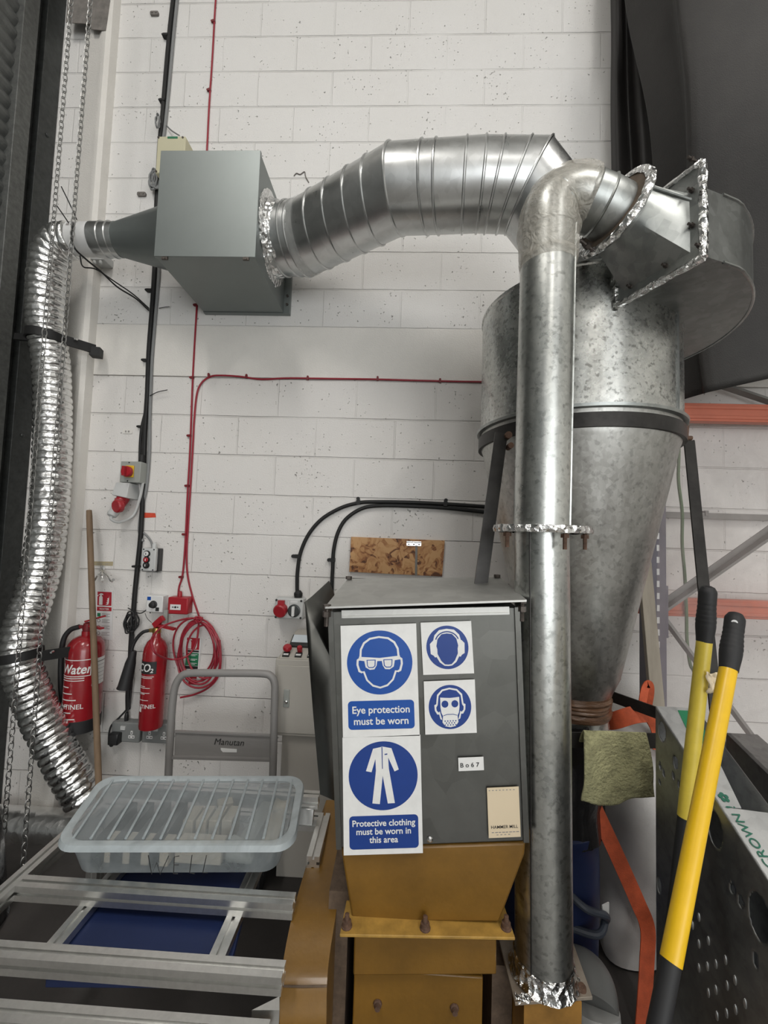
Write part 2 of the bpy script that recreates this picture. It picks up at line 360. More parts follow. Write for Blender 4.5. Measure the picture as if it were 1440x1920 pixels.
m_bolt = mat('dark_bolt', (0.10, 0.085, 0.075), 0.5, 0.7, var=0.4, scale=60)
m_rustbolt = mat('rusty_bolt', (0.13, 0.075, 0.05), 0.7, 0.3, var=0.4, scale=80)
m_filter = mat('filter_box_sheet', (0.225, 0.247, 0.24), 0.44, 0.7, var=0.04, scale=3)
m_duct = galv('spiral_duct_zinc', (0.47, 0.48, 0.475), (0.64, 0.65, 0.645), 0.27, 8, wave=0.12)
m_cyc = galv('cyclone_zinc', (0.42, 0.43, 0.415), (0.66, 0.665, 0.635), 0.24, 30, speck=0.6, wave=0.15)
m_cone = galv('cone_zinc', (0.33, 0.325, 0.305), (0.55, 0.55, 0.525), 0.36, 22, speck=0.3, streak=0.12, wave=0.25)
m_pipe = galv('pipe_zinc', (0.43, 0.445, 0.43), (0.66, 0.67, 0.64), 0.27, 26, speck=0.4, streak=0.3, wave=0.1)
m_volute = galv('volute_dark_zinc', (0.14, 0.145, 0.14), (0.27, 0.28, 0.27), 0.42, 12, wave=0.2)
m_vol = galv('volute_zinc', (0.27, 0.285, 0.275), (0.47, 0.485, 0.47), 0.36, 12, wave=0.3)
m_mill = galv('hopper_sheet', (0.115, 0.115, 0.106), (0.175, 0.175, 0.163), 0.42, 5)
m_lid = galv('lid_sheet', (0.50, 0.50, 0.48), (0.64, 0.64, 0.615), 0.5, 9)
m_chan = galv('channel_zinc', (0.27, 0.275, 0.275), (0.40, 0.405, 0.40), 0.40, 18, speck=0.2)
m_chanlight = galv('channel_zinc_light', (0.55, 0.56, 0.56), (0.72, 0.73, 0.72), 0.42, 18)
m_foil = foil('foil_tape')
m_hose = foil('hose_foil', 0.22, 38, 0.28, (0.80, 0.80, 0.79))
m_ductfoil = foil('duct_foil', 0.30, 22, 0.30, (0.86, 0.86, 0.85))
m_alu = mat('anodised_aluminium', (0.74, 0.74, 0.72), 0.34, 1.0, var=0.08, scale=50)
m_ochre = mat('ochre_enamel', (0.195, 0.098, 0.014), 0.42, var=0.22, scale=5, bump=0.04, bscale=90, coat=0.15)
m_ochre2 = mat('ochre_enamel_worn', (0.30, 0.15, 0.03), 0.5, var=0.4, scale=8)
m_wood = mat('weathered_wood', (0.20, 0.135, 0.082), 0.7, var=0.3, scale=14, stretch=(1, 1, 0.08))
m_timber = mat('grey_timber', (0.36, 0.32, 0.26), 0.75, var=0.2, scale=14, stretch=(1, 1, 0.1))
m_woodblk = mat('pale_wood', (0.52, 0.47, 0.38), 0.65, var=0.12, scale=10, stretch=(0.2, 1, 1))
m_osb = osb('oriented_strand_board')
m_bluetray = mat('blue_laminate', (0.012, 0.024, 0.088), 0.5, var=0.12, scale=5)
m_drum = mat('blue_drum_plastic', (0.012, 0.022, 0.075), 0.38, var=0.2, scale=5)
m_tarp = mat('dark_tarpaulin', (0.021, 0.019, 0.017), 0.62, var=0.35, scale=3, bump=0.2, bscale=260)
m_tarp2 = mat('black_tarpaulin', (0.016, 0.014, 0.013), 0.6, var=0.3, scale=3)
m_bag = mat('white_woven_bag', (0.60, 0.58, 0.56), 0.7, var=0.12, scale=4, bump=0.12, bscale=300)
m_strap = mat('orange_webbing', (0.56, 0.10, 0.035), 0.7, var=0.2, scale=30, bump=0.2, bscale=400)
m_orange = mat('orange_beam_paint', (0.60, 0.17, 0.10), 0.45, var=0.08, scale=8)
m_tape_o = mat('orange_tape', (0.66, 0.08, 0.04), 0.5, var=0.15, scale=60)
m_rackblue = mat('slate_rack_paint', (0.155, 0.145, 0.175), 0.5, var=0.15, scale=8)
m_rackgrey = mat('galvanised_brace', (0.23, 0.225, 0.21), 0.5, 0.3, var=0.15, scale=8)
m_steelblk = mat('dark_flat_steel', (0.030, 0.028, 0.026), 0.42, 0.5, var=0.45, scale=14)
m_browntape = mat('brown_parcel_tape', (0.17, 0.095, 0.055), 0.28, var=0.3, scale=18, bump=0.6, bscale=26, stretch=(1, 1, 4))
m_binbag = mat('black_polythene', (0.010, 0.010, 0.011), 0.22, bump=0.5, bscale=16)
m_cloth = mat('pale_green_cloth', (0.40, 0.385, 0.21), 0.9, var=0.35, scale=26, bump=0.9, bscale=120)
m_rope = mat('green_rope', (0.10, 0.17, 0.08), 0.7)
m_hyellow = mat('yellow_handle_paint', (0.82, 0.50, 0.012), 0.34, var=0.05, scale=20)
m_hyellow2 = mat('dull_yellow_handle_paint', (0.60, 0.46, 0.055), 0.4, var=0.1, scale=20)
m_pvc = mat('grey_pvc', (0.20, 0.205, 0.20), 0.42)
m_rustplate = mat('rust_stained_plate', (0.30, 0.235, 0.175), 0.5, 0.5, var=0.4, scale=16, var2=(0.42, 0.37, 0.31))
m_rust = mat('rust_brown', (0.11, 0.075, 0.05), 0.8, var=0.4, scale=30)
m_ochreedge = mat('scuffed_ochre', (0.40, 0.235, 0.05), 0.5, var=0.3, scale=20)
m_bin = film('translucent_plastic', (0.55, 0.60, 0.62), 0.27, 0.28, 0.35)
m_tub = film('translucent_tub_plastic', (0.50, 0.55, 0.57), 0.42, 0.28, 0.35)
m_binrim = film('thick_translucent_plastic', (0.62, 0.68, 0.70), 0.75, 0.3, 0.3)
m_wrap = film('stretch_film', (0.70, 0.66, 0.58), 0.46, 0.12, 0.2, bump=0.8)
m_poly = film('hazy_polythene', (0.62, 0.54, 0.53), 0.24, 0.25, 0.5)
m_label = mat('cream_label', (0.72, 0.60, 0.42), 0.55)
m_masking = mat('beige_masking_tape', (0.42, 0.36, 0.23), 0.6)
m_meter = mat('meter_face', (0.62, 0.68, 0.72), 0.2)
m_brass = mat('brass', (0.5, 0.33, 0.12), 0.35, 1.0)
m_gasket = mat('brown_gasket', (0.115, 0.085, 0.06), 0.8, var=0.3, scale=40)
m_knob = mat('dark_knob', (0.04, 0.045, 0.045), 0.35)
m_spall = mat('bare_grey_concrete', (0.19, 0.175, 0.16), 0.85, var=0.3, scale=20)

# ------------------------------------------------------------------ the setting
XL = -2.16
struct('floor', MB().box((XL-.5, -1.75, -.1), (6.5, .2, 0)), m_floor_shaded)  # near slab, darkened in colour to stand for shade
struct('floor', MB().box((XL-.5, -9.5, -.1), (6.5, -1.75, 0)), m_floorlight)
struct('ceiling', MB().box((XL-.5, -9.5, 6.9), (6.5, .2, 7.0)), m_ceil)
wb = struct('wall_back', MB().box((XL-.3, 0, 0), (6.5, .2, 2.478)), m_wall)
struct('wall_back_upper', MB().box((XL-.3, 0, 2.785), (6.5, .2, 6.9)), m_wallup)
struct('trim_1', MB().box((XL-.3, -.003, 2.482), (6.5, .2, 2.784)), m_plain, bevel=.002)
struct('wall_right', MB().box((6.3, -9.5, 0), (6.5, 0, 6.9)), m_hall)
struct('wall_front', MB().box((XL-.5, -9.5, 0), (6.5, -9.3, 6.9)), m_hall)
struct('wall_left', MB().box((XL-.2, -9.5, 5.6), (XL-.05, 0, 6.9)), m_hall)
# pier of plastered blockwork left of the blocks, with a rounded nose
pl, pr = at(118, 700, 0).x, at(176, 700, 0).x
mb = MB()
prof = [(pl, 0), (pl, -.02), (pl+.02, -.035), (pr-.09, -.04), (pr-.055, -.065), (pr-.025, -.07), (pr-.004, -.055), (pr, -.03), (pr, 0)]
n = len(prof); mb.add([(x, y, 0) for x, y in prof]+[(x, y, 6.9) for x, y in prof], [tuple(range(n)), tuple(range(2*n-1, n-1, -1))]+[(i, (i+1) % n, n+(i+1) % n, n+i) for i in range(n)])
struct('trim_2', mb, m_plain)
# bare patch at the top of the pier
fr = wallfr(165, 20, .0705)
mb = MB(); mb.prism([(-.13, -.075), (.02, -.085), (.03, -.12), (.12, -.13), (.14, .3), (-.13, .3)], fr, -.002, .001)
struct('trim_3', mb, m_spall)
# roller shutter on the left wall with its steel guide
mb = MB(); zz = 0.0
prof = []
while zz < 5.6:
    for k in range(6): prof.append((XL-.035+.02*math.sin(PI*k/5), zz+.078*k/5))
    zz += .08
for i in range(len(prof)-1):
    (x0, z0), (x1, z1) = prof[i], prof[i+1]
    mb.quad((x0, -6.5, z0), (x0, -.24, z0), (x1, -.24, z1), (x1, -6.5, z1))
mb.box((XL-.16, -6.5, 0), (XL-.14, -.24, 5.6))
door = struct('door_1', mb, m_slat, recalc=False)
g = MB(); g.box((XL-.10, -.265, 0), (XL+.012, -.175, 5.6))
struct('guide_rail', g, m_guide2, door, bevel=.003)
g = MB(); g.box((XL-.10, -.174, 0), (XL-.03, -.122, 5.6)); g.box((XL-.10, -.120, 0), (XL+.005, -.004, 5.6))
for z in (2.1, 2.62, 3.2, 3.9): g.lathe([(.011, 0), (.011, .004), (.006, .009)], (XL+.005, -.06, z), (1, 0, 0), 12)
struct('guide_channel', g, m_guide, door, bevel=.003)

# hall the metal reflects (behind and beside the camera): rows of purlins on the ceiling
mb = MB()
for y in (-2, -4.9, -7.8): mb.box((XL-.3, y-.1, 6.6), (6.3, y+.1, 6.9))
struct('beam_1', mb, m_hall)
# ------------------------------------------------------------------ filter box and its ducts
FX0, FX1, FZ0, FZ1, FY0, FY1 = -1.166, -.700, 2.853, 3.362, -.505, -.03
root = thing('filter_box', 'square grey sheet-metal filter box high on the block wall', 'filter box', ((FX0+FX1)/2, (FY0+FY1)/2, FZ0))
obj('casing', MB().box((FX0, FY0+.012, FZ0), (FX1, FY1, FZ1)), m_filter, root, bevel=.002)
obj('front_cover', MB().box((FX0-.004, FY0-.004, FZ0-.002), (FX1+.004, FY0+.012, FZ1+.003)), m_filter, root, bevel=.0015)
for x in (FX0+.045, FX1-.04):
    mb = MB(); mb.box((x-.014, FY0-.003, FZ0-.014), (x+.014, FY0+.006, FZ0)); mb.cyl((x, FY0+.001, FZ0-.010), (x, FY0-.008, FZ0-.010), .006, 8)
    obj('latch', mb, m_bolt, root)
obj('mounting_angle', MB().box((FX0, FY1, FZ0-.004), (FX1+.035, FY1+.028, FZ1-.1)), m_filter, root)
for z in (2.9, 2.95):
    mb = MB(); mb.cyl((FX1+.02, FY1, z), (FX1+.02, FY1-.008, z), .007, 8); obj('mounting_screw', mb, m_bolt, root)

# inlet: transition cone, clamp band and white collar on the left of the box
def circ(c, ax_, r, n=40):
    a = V(ax_).normalized(); ref = V((0, 0, 1)); u = (ref-a*ref.dot(a)).normalized(); w = a.cross(u)
    return [V(c)+u*r*math.cos(2*PI*i/n)+w*r*math.sin(2*PI*i/n) for i in range(n)]
def loft(mb, rings, caps=True):
    n = len(rings[0]); b = [p for R in rings for p in R]; fs = []
    for j in range(len(rings)-1):
        for k in range(n): fs.append((j*n+k, j*n+(k+1) % n, (j+1)*n+(k+1) % n, (j+1)*n+k))
    if caps: fs += [tuple(range(n-1, -1, -1)), tuple((len(rings)-1)*n+k for k in range(n))]
    return mb.add(b, fs)
YI = -.27
pc, pb, pe = at(222, 450, YI), at(180, 450, YI), at(140, 451, YI)
zc = pc.z
root = thing('duct_reducer', 'grey conical reducer between the white collar and the square filter box', 'duct', (FX0-.12, YI, zc-.12))
mb = MB(); mb.lathe([(.083, FX0-pc.x), (.083, FX0-pc.x-.02), (.162, .045), (.166, .045), (.166, 0)], (FX0, YI, zc), (-1, 0, 0), 40)
cone = MB(); cone.lathe([(.168, 0), (.168, .022), (.160, .030), (.081, FX0-pc.x-.01), (.081, FX0-pc.x+.01)], (FX0-.001, YI, zc), (-1, 0, 0), 40)
obj('cone', cone, m_filter, root)
mb = MB(); mb.lathe([(.083, -.005), (.083, .02), (.087, .024), (.083, .028), (.083, .062), (.087, .066), (.083, .070), (.083, pc.x-pb.x)], (pc.x, YI, zc), (-1, 0, 0), 40)
obj('band', mb, m_duct, root)
root = thing('pipe_collar', 'short white plastic collar joining foil hose to the reducer', 'pipe', (pb.x-.06, YI, zc-.08))
mb = MB(); mb.lathe([(.080, 0), (.080, pb.x-pe.x)], (pb.x, YI, zc), (-1, 0, 0), 40); obj('sleeve', mb, m_whitepl, root)
mb = MB()
fr = Fr((pb.x-.075, YI-.0808, zc), (1, 0, 0), (0, 0, 1))
for i, (u, v_, w, h) in enumerate([(-.03, .045, .012, .016), (-.012, .043, .012, .016), (.006, .044, .014, .012), (-.028, .02, .016, .014), (-.006, .022, .01, .018), (.01, .018, .008, .01)]):
    pts = []
    for x, y in rect(u, v_, u+w, v_+h):
        a = y/.0808; pts.append((pb.x-.075+x, YI-.0808*math.cos(a), zc+.0808*math.sin(a)))
    mb.add(pts, [(0, 1, 2, 3)])
obj('marking', mb, m_greytext, root)

# corrugated foil hose
path = [(138, 451, -.27), (112, 456, -.27), (95, 480, -.26), (88, 520, -.24), (85, 570, -.22), (86, 618, -.20), (92, 650, -.19), (97, 700, -.18), (99, 780, -.17), (98, 870, -.17), (93, 950, -.18), (82, 1040, -.19),
        (66, 1110, -.21), (48, 1165, -.25), (38, 1210, -.28), (42, 1255, -.28), (60, 1305, -.26), (84, 1360, -.24), (110, 1412, -.23), (134, 1455, -.22), (158, 1497, -.21)]
pts = smooth([at(x, y, d) for x, y, d in path], 40)
L = [0]
for i in range(1, len(pts)): L.append(L[-1]+(pts[i]-pts[i-1]).length)
rib = .036; fine = []; rr = []; s = 0; i = 0
step = rib/10
while s < L[-1]:
    while L[i+1] < s: i += 1
    t = (s-L[i])/(L[i+1]-L[i]); fine.append(pts[i].lerp(pts[i+1], t))
    ph = (s/rib) % 1; rr.append(.0795+.0085*math.sqrt(abs(math.sin(PI*ph)))+.0025*noise.noise((s*12, 0, 0))); s += step
mb = MB(); mb.tube(fine, rr, 40)
for k, p in enumerate(mb.v): mb.v[k] = p + V(noise.noise_vector(p*34))*.0022
root = obj('foil_hose', mb, m_hose, ang=80); tag(root, 'corrugated silver foil hose hanging from the white collar beside the shutter guide', 'hose')
def hose_bracket(px, py, tilt, Y, lab, wide):
    c = at(px, py, Y); b = thing('hose_bracket', lab, 'bracket', c, 'black hose brackets on the pier')
    m_ = MB(); axis = V((math.sin(tilt)*.6, 0, 1)).normalized()
    m_.lathe([(.086, -.022), (.096, -.022), (.096, .022), (.086, .022)], c, axis, 40, caps=False)
    m_.add([], []); obj('clamp_ring', m_, m_black, b)
    a = MB(); q = c+V((.085, .02, 0)); 
    a.bar(q+V((0, -.02, -.005)), q+V((.095, .10, -.005)), .012, .05); a.bar(q+V((.07, .10, -.02)), q+V((.12, .115, -.02)), .05, .05)
    obj('bracket_arm', a, m_black, b)
    if wide:
        a = MB(); q2 = c-V((.085, 0, 0)); a.bar(q2, q2+V((-.10, .01, .01)), .02, .035); obj('bracket_tab', a, m_black, b)
    s_ = MB(); s_.cyl(q+V((.05, .02, .012)), q+V((.05, .005, .012)), .006, 10); obj('bolt', s_, m_chrome, b)
hose_bracket(88, 634, .12, -.20, 'black bracket clamping the foil hose high up beside the pier', True)
hose_bracket(38, 1228, -.30, -.28, 'black bracket clamping the foil hose at its lower bend', False)

# big spiral duct from the filter box to the cyclone top
CX, CY, CR = .70, -.61, .37
def ring_at(mb, p, t, r, w=.006):
    t = V(t).normalized(); mb.lathe([(r-.004, -w), (r+w*.6, -w*.5), (r+w*.6, w*.5), (r-.004, w)], p, t, 48, caps=False)
A0 = V((FX1-.0, -.27, at(500, 450, -.27).z)); A1 = at(568, 449, -.29); A2 = at(744, 358, -.58); A3 = at(900, 350, -.62); A4 = at(990, 352, -.63); A5 = V((CX-.05, CY, 2.90)); A6 = V((CX, CY, 2.72))
root = thing('spiral_duct', 'large galvanised segmented duct running from the square box across the wall', 'duct', (A2.x, A2.y, A2.z-.2))
RD = .166
def joint(c, a, b, r, n=48):   # mitre ring between directions a and b
    a = V(a).normalized(); b = V(b).normalized(); nrm = (a+b).normalized(); u = V((0, 0, 1)); u = (u-a*u.dot(a)).normalized(); w = a.cross(u)
    out = []
    for i in range(n):
        o = u*r*math.cos(2*PI*i/n)+w*r*math.sin(2*PI*i/n); out.append(V(c)+o-a*(o.dot(nrm)/a.dot(nrm)))
    return out
segs = [A0, A1, A2, A3, A4, A5, A6]
dirs = [(segs[i+1]-segs[i]).normalized() for i in range(len(segs)-1)]
rings = [joint(segs[0], dirs[0], dirs[0], RD)] + [joint(segs[i], dirs[i-1], dirs[i], RD) for i in range(1, len(segs)-1)] + [joint(segs[-1], dirs[-1], dirs[-1], RD)]
# keep ring phases consistent
def align(R0, R1):
    n = len(R1); c0 = sum(R0, V())/n; c1 = sum(R1, V())/n
    best = min(range(n), key=lambda k: sum(((R0[i]-c0)-(R1[(i+k) % n]-c1)).length for i in range(0, n, 4)))
    return [R1[(i+best) % n] for i in range(n)]
for i in range(1, len(rings)): rings[i] = align(rings[i-1], rings[i])
names = ['box_spigot', 'rising_elbow', 'straight_run', 'joint_sleeve', 'down_elbow', 'outlet_drop']
def lerp_ring(Ra, Rb, t): return [a.lerp(b, t) for a, b in zip(Ra, Rb)]
def seam(mb, R, h=.0055, w=.006):
    c = sum(R, V())/len(R)
    n = (R[0]-c).cross(R[len(R)//4]-c).normalized()
    out = []
    for off, k in ((-w, 0), (-w*.4, h), (w*.4, h), (w, 0)): out.append([p+n*off+(p-c).normalized()*k for p in R])
    loft(mb, out, caps=False)
seam_t = [[.35, .72, .97], [.22, .42, .62, .8, 1.0], [.35, .5, .82], [.02, .3, .7, 1.0], [], []]
for i in range(len(rings)-1):
    mb = MB(); loft(mb, [lerp_ring(rings[i], rings[i+1], t/4) for t in range(5)], caps=(i == 5))
    seg = obj(names[i], mb, m_duct, root)
    if seam_t[i]:
        s_ = MB()
        for t in seam_t[i]: seam(s_, lerp_ring(rings[i], rings[i+1], t))
        obj('raised_seam', s_, m_duct, seg)
mb = MB()
fr_ = [[c+ (c-A0).normalized()*k + V((o, 0, 0)) for c in joint(A0, (1, 0, 0), (1, 0, 0), RD)] for o, k in ((.0, .05), (.004, .05), (.012, .012), (.05, .004), (.055, 0))]
for R in fr_:
    for q in range(len(R)): R[q] = R[q] + V((0, noise.noise(R[q]*20)*.012, noise.noise(R[q]*23+V((5, 0, 0)))*.012))
loft(mb, fr_, caps=False); obj('foil_seal', mb, m_foil, root)
mb = MB(); R = lerp_ring(rings[1], rings[2], .04); c = sum(R, V())/len(R)
loft(mb, [[p+dirs[1]*o+(p-c).normalized()*.004 for p in R] for o in (-.02, .0, .028)], caps=False); obj('clear_tape', mb, film('clear_tape_film', (.8, .8, .78), .35), root)

# ------------------------------------------------------------------ cyclone
root = thing('cyclone_separator', 'large galvanised cyclone with a tapering cone behind the upright pipe', 'cyclone', (CX, CY, .88))
mb = MB(); mb.lathe([(CR, 2.045), (CR, 2.518), (CR+.004, 2.523), (CR+.004, 2.531), (CR-.02, 2.533)], (CX, CY, 0), seg=96); obj('body', mb, m_cyc, root)
mb = MB(); mb.lathe([(.142, 1.025), (.17, 1.09), (CR-.012, 1.955), (CR-.004, 1.975), (CR-.002, 2.05)], (CX, CY, 0), seg=96); obj('cone', mb, m_cone, root)
mb = MB(); mb.lathe([(CR-.002, 2.036), (CR+.014, 2.038), (CR+.016, 2.048), (CR-.002, 2.052)], (CX, CY, 0), seg=96, caps=False); obj('lip', mb, m_vol, root)
a = math.radians(-52)
mb = MB(); q = V((CX+CR*math.cos(a), CY+CR*math.sin(a), 0)); mb.bar(q+V((0, 0, 2.05)), q+V((0, 0, 2.5)), .004, .012, (math.cos(a), math.sin(a), 0)); obj('lock_seam', mb, m_duct, root)
prof = [(.142, 1.03)]
z = 1.03
while z > .935: prof.append((.140+.004*math.sin(z*300+3*math.sin(z*70))*.5+.002*noise.noise((z*90, 2, 3)), z)); z -= .004
mb = MB(); mb.lathe(prof, (CX, CY, 0), seg=64, caps=False)
for k, p in enumerate(mb.v): mb.v[k] = p + V((p.x-CX, p.y-CY, 0)).normalized()*noise.noise(V((p.x*14, p.y*14, p.z*80)))*.006
obj('tape_wrap', mb, m_browntape, root)
mb = MB(); mb.lathe([(.131, .86), (.132, .90), (.135, .905), (.132, .91), (.132, .945)], (CX, CY, 0), seg=64); obj('outlet_collar', mb, m_pipe, root)
# volute on top
vz0, vz1 = 2.392, 2.590
def spiral(t):   # outer wall of the volute in plan
    a = math.radians(-66 + 206*t); r = .585-.25*t
    return V((CX+r*math.cos(a), CY+r*math.sin(a), 0))
out = [V((.815, -1.19, 0))] + [spiral(i/40) for i in range(41)] + [V((CX-.12, CY-.1, 0)), V((CX-.05, CY-.345, 0)), V((.735, -1.005, 0))]
outer = smooth(out, 2)
mb = MB(); k = len(outer)
mb.add([(p.x, p.y, vz0) for p in outer]+[(p.x, p.y, vz1) for p in outer], [tuple(range(k-1, -1, -1)), tuple(range(k, 2*k))]+[(i, (i+1) % k, k+(i+1) % k, k+i) for i in range(k)])
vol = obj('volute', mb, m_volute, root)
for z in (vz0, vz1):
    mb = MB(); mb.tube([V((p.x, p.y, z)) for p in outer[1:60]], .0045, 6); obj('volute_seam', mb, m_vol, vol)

# inlet: rectangular flange pair and square-to-round transition
fa, fb, fc = at(1314, 305, -1.22), at(1316, 486, -1.22), at(1158, 567, -.99); fb.z = fc.z = (fb.z+fc.z)/2
FF = Fr(fc, fb-fc, (0, 0, 1)); FW, FH = (fb-fc).length, fa.z-fb.z-.006
root2 = thing('inlet_transition', 'galvanised square to round inlet transition with foil-taped flanges at the volute', 'duct', FF.p(FW/2, 0, 0))
def frame_poly(mb, w, t, d0, d1):
    for (x0, y0, x1, y1) in ((0, 0, w, t), (0, FH-t, w, FH), (0, t, t, FH-t), (w-t, t, w, FH-t)): mb.prism(rect(x0, y0, x1, y1), FF, d0, d1)
mb = MB(); frame_poly(mb, FW, .048, -.004, .004); sq = obj('square_flange', mb, m_vol, root2, bevel=.001)
mb = MB()
def crumple(mb, amp, f):
    for k, p in enumerate(mb.v): mb.v[k] = p + V(noise.noise_vector(p*f))*amp
for (p, q) in (((-.004, -.004), (FW+.004, -.004)), ((FW+.004, -.004), (FW+.004, FH+.004)), ((FW+.004, FH+.004), (-.004, FH+.004)), ((-.004, FH+.004), (-.004, -.004))):
    n = 26; pts_ = [FF.p(p[0]+(q[0]-p[0])*i/n, p[1]+(q[1]-p[1])*i/n, 0) for i in range(n+1)]; mb.tube(pts_, .0105, 8)
crumple(mb, .003, 45); obj('foil_edge', mb, m_foil, sq)
for (u, v_) in ((.05, .03), (.16, .03), (.25, .03), (FW-.02, .10), (FW-.02, .2), (FW-.02, .29)):
    b_ = MB(); b_.cyl(FF.p(u, v_, -.02), FF.p(u, v_, .022), .0038, 8); b_.cyl(FF.p(u, v_, .004), FF.p(u, v_, .010), .007, 6); obj('bolt', b_, m_bolt, sq)
rc = at(1149, 400, -1.10); rn = V((.86, .36, -.32)).normalized()
# pick outward side so the transition runs from ring to frame
n = 48
uu = V((0, 0, 1)); uu = (uu-rn*uu.dot(rn)).normalized(); ww = rn.cross(uu)
def rcirc(c, r): return [c+uu*r*math.cos(2*PI*i/n)+ww*r*math.sin(2*PI*i/n) for i in range(n)]
circ_ = rcirc(rc, .084)
def sqpt(i):
    a = 2*PI*i/n; x, y = math.sin(a), math.cos(a); k = 1/max(abs(x), abs(y))
    sgn = 1 if ww.dot(FF.ex) > 0 else -1
    return FF.p(FW/2+sgn*x*k*(FW/2-.024), FH/2-.020+y*k*(FH/2-.044), 0)
sq_ = [sqpt(i) for i in range(n)]
mb = MB(); loft(mb, [circ_]+[lerp_ring(circ_, sq_, t/4) for t in range(1, 5)], caps=False); obj('transition_skin', mb, m_vol, root2, ang=22)
mb = MB(); mb.tube([circ_[8].lerp(sq_[7], t/6)+V((0, 0, .003)) for t in range(7)], .005, 8); mb.tube([circ_[-8].lerp(sq_[-7], t/6) for t in range(7)], .005, 8); obj('folded_seam', mb, m_vol, root2)
mb = MB(); loft(mb, [rcirc(rc-rn*.004, .05), rcirc(rc-rn*.004, .122), rcirc(rc+rn*.006, .122), rcirc(rc+rn*.006, .05)], caps=False); rf = obj('round_flange', mb, m_gasket, root2)
mb = MB(); loft(mb, [rcirc(rc-rn*.007, .106), rcirc(rc-rn*.009, .116), rcirc(rc-rn*.008, .126), rcirc(rc+rn*.004, .130), rcirc(rc+rn*.010, .126), rcirc(rc+rn*.008, .10)], caps=False)
crumple(mb, .003, 45); obj('foil_edge', mb, m_foil, rf)
b_ = MB(); q = rc-uu*.105-ww*.040; b_.cyl(q-rn*.055, q+rn*.02, .005, 8); b_.cyl(q-rn*.03, q-rn*.018, .010, 6); obj('bolt', b_, m_bolt, rf)

# ------------------------------------------------------------------ upright pipe
PY = -1.12; PR = .077
pz = lambda x, y: at(x, y, PY)
zf = pz(1012, 993).z
root = thing('upright_pipe', 'tall galvanised pipe standing right of the signed hopper', 'pipe', pz(1019, 1815))
P0, P1, P2 = pz(1019, 1822), pz(1015, 993), pz(1028, 440)
mb = MB(); mb.tube([P0.lerp(P1, t/6) for t in range(7)], PR-.003, 56); lower = obj('lower_pipe', mb, m_pipe, root)
mb = MB(); mb.tube([P1.lerp(P2, t/6) for t in range(7)], PR, 56); upper = obj('upper_pipe', mb, m_pipe, root)
mb = MB(); a = math.radians(-38); o = V((math.cos(a), math.sin(a), 0))*PR; mb.tube([P1+o, P2+o], .0035, 6); a = math.radians(-28); o2 = V((math.cos(a), math.sin(a), 0))*(PR-.003); obj('lock_seam', mb, m_pipe, upper)
a = math.radians(-132); o = V((math.cos(a), math.sin(a), 0))*(PR-.003)
mb = MB(); mb.tube([P0+o, P1+o], .0022, 6); obj('lock_seam', mb, m_steelblk, lower)
mb = MB(); mb.lathe([(PR-.01, -.006), (.128, -.006), (.128, .007), (PR-.01, .007)], P1, (0, 0, 1), 56, caps=False); fl = obj('flange', mb, m_vol, root)
mb = MB(); mb.lathe([(.118, -.010), (.131, -.009), (.134, 0), (.131, .010), (.10, .011), (PR, .012)], P1, (0, 0, 1), 90, caps=False); crumple(mb, .0022, 60); obj('foil_edge', mb, m_foil, fl)
for a in (-160, -78, -20, 100):
    a = math.radians(a); q = P1+V((math.cos(a), math.sin(a), 0))*.112
    b_ = MB(); b_.cyl(q-V((0, 0, .052)), q+V((0, 0, .012)), .0055, 8); b_.cyl(q-V((0, 0, .022)), q-V((0, 0, .012)), .011, 6); obj('bolt', b_, m_rustbolt, fl)
# wrapped elbow to the inlet flange
E = [pz(1028, 440), pz(1030, 405), at(1046, 378, -1.12), at(1072, 370, -1.118), at(1098, 374, -1.115), at(1126, 386, -1.11), rc]
dE = [(E[i+1]-E[i]).normalized() for i in range(len(E)-1)]
mb = MB(); mb.tube(smooth(E[:5], 4), PR+.001, 48); elbow = obj('elbow', mb, m_pipe, root)
cuff = MB(); cuff.tube([E[4]-dE[4]*.01, E[4]+dE[4]*.002, E[5], rc-rn*.004, rc+rn*.02], [.078, .080, .081, .083, .083], 48); cu = obj('inlet_cuff', cuff, m_vol, root)
mb = MB()
mb.tube([E[5]-dE[4]*.004, E[5], E[5]+dE[4]*.004], [.081, .085, .081], 48, caps=False); mb.tube([E[4]-dE[4]*.006, E[4], E[4]+dE[4]*.006], [.080, .084, .080], 48, caps=False); obj('raised_seam', mb, m_vol, cu)
mb = MB()
W_ = [pz(1027, 492), pz(1028, 440), pz(1029, 405), at(1040, 382, -1.12), at(1058, 371, -1.12), at(1080, 370, -1.118), at(1098, 375, -1.115)]
Wp = smooth(W_, 6); rad = []
for i in range(len(Wp)):
    t = i/(len(Wp)-1); rad.append(PR+.005+.004*math.sin(t*9)+(.012*max(0, t-.55)) + (.004 if abs(t-.18) < .03 or abs(t-.48) < .03 else 0))
mb.tube(Wp, rad, 56, caps=False); crumple(mb, .003, 40); obj('stretch_wrap', mb, m_wrap, root)
mb = MB(); mb.tube([Wp[0]-V((0, 0, .02)), Wp[0], Wp[0]+V((0, 0, .01))], [PR+.001, PR+.005, PR+.005], 48, caps=False)
obj('wrap_edge', mb, m_wrap, root)
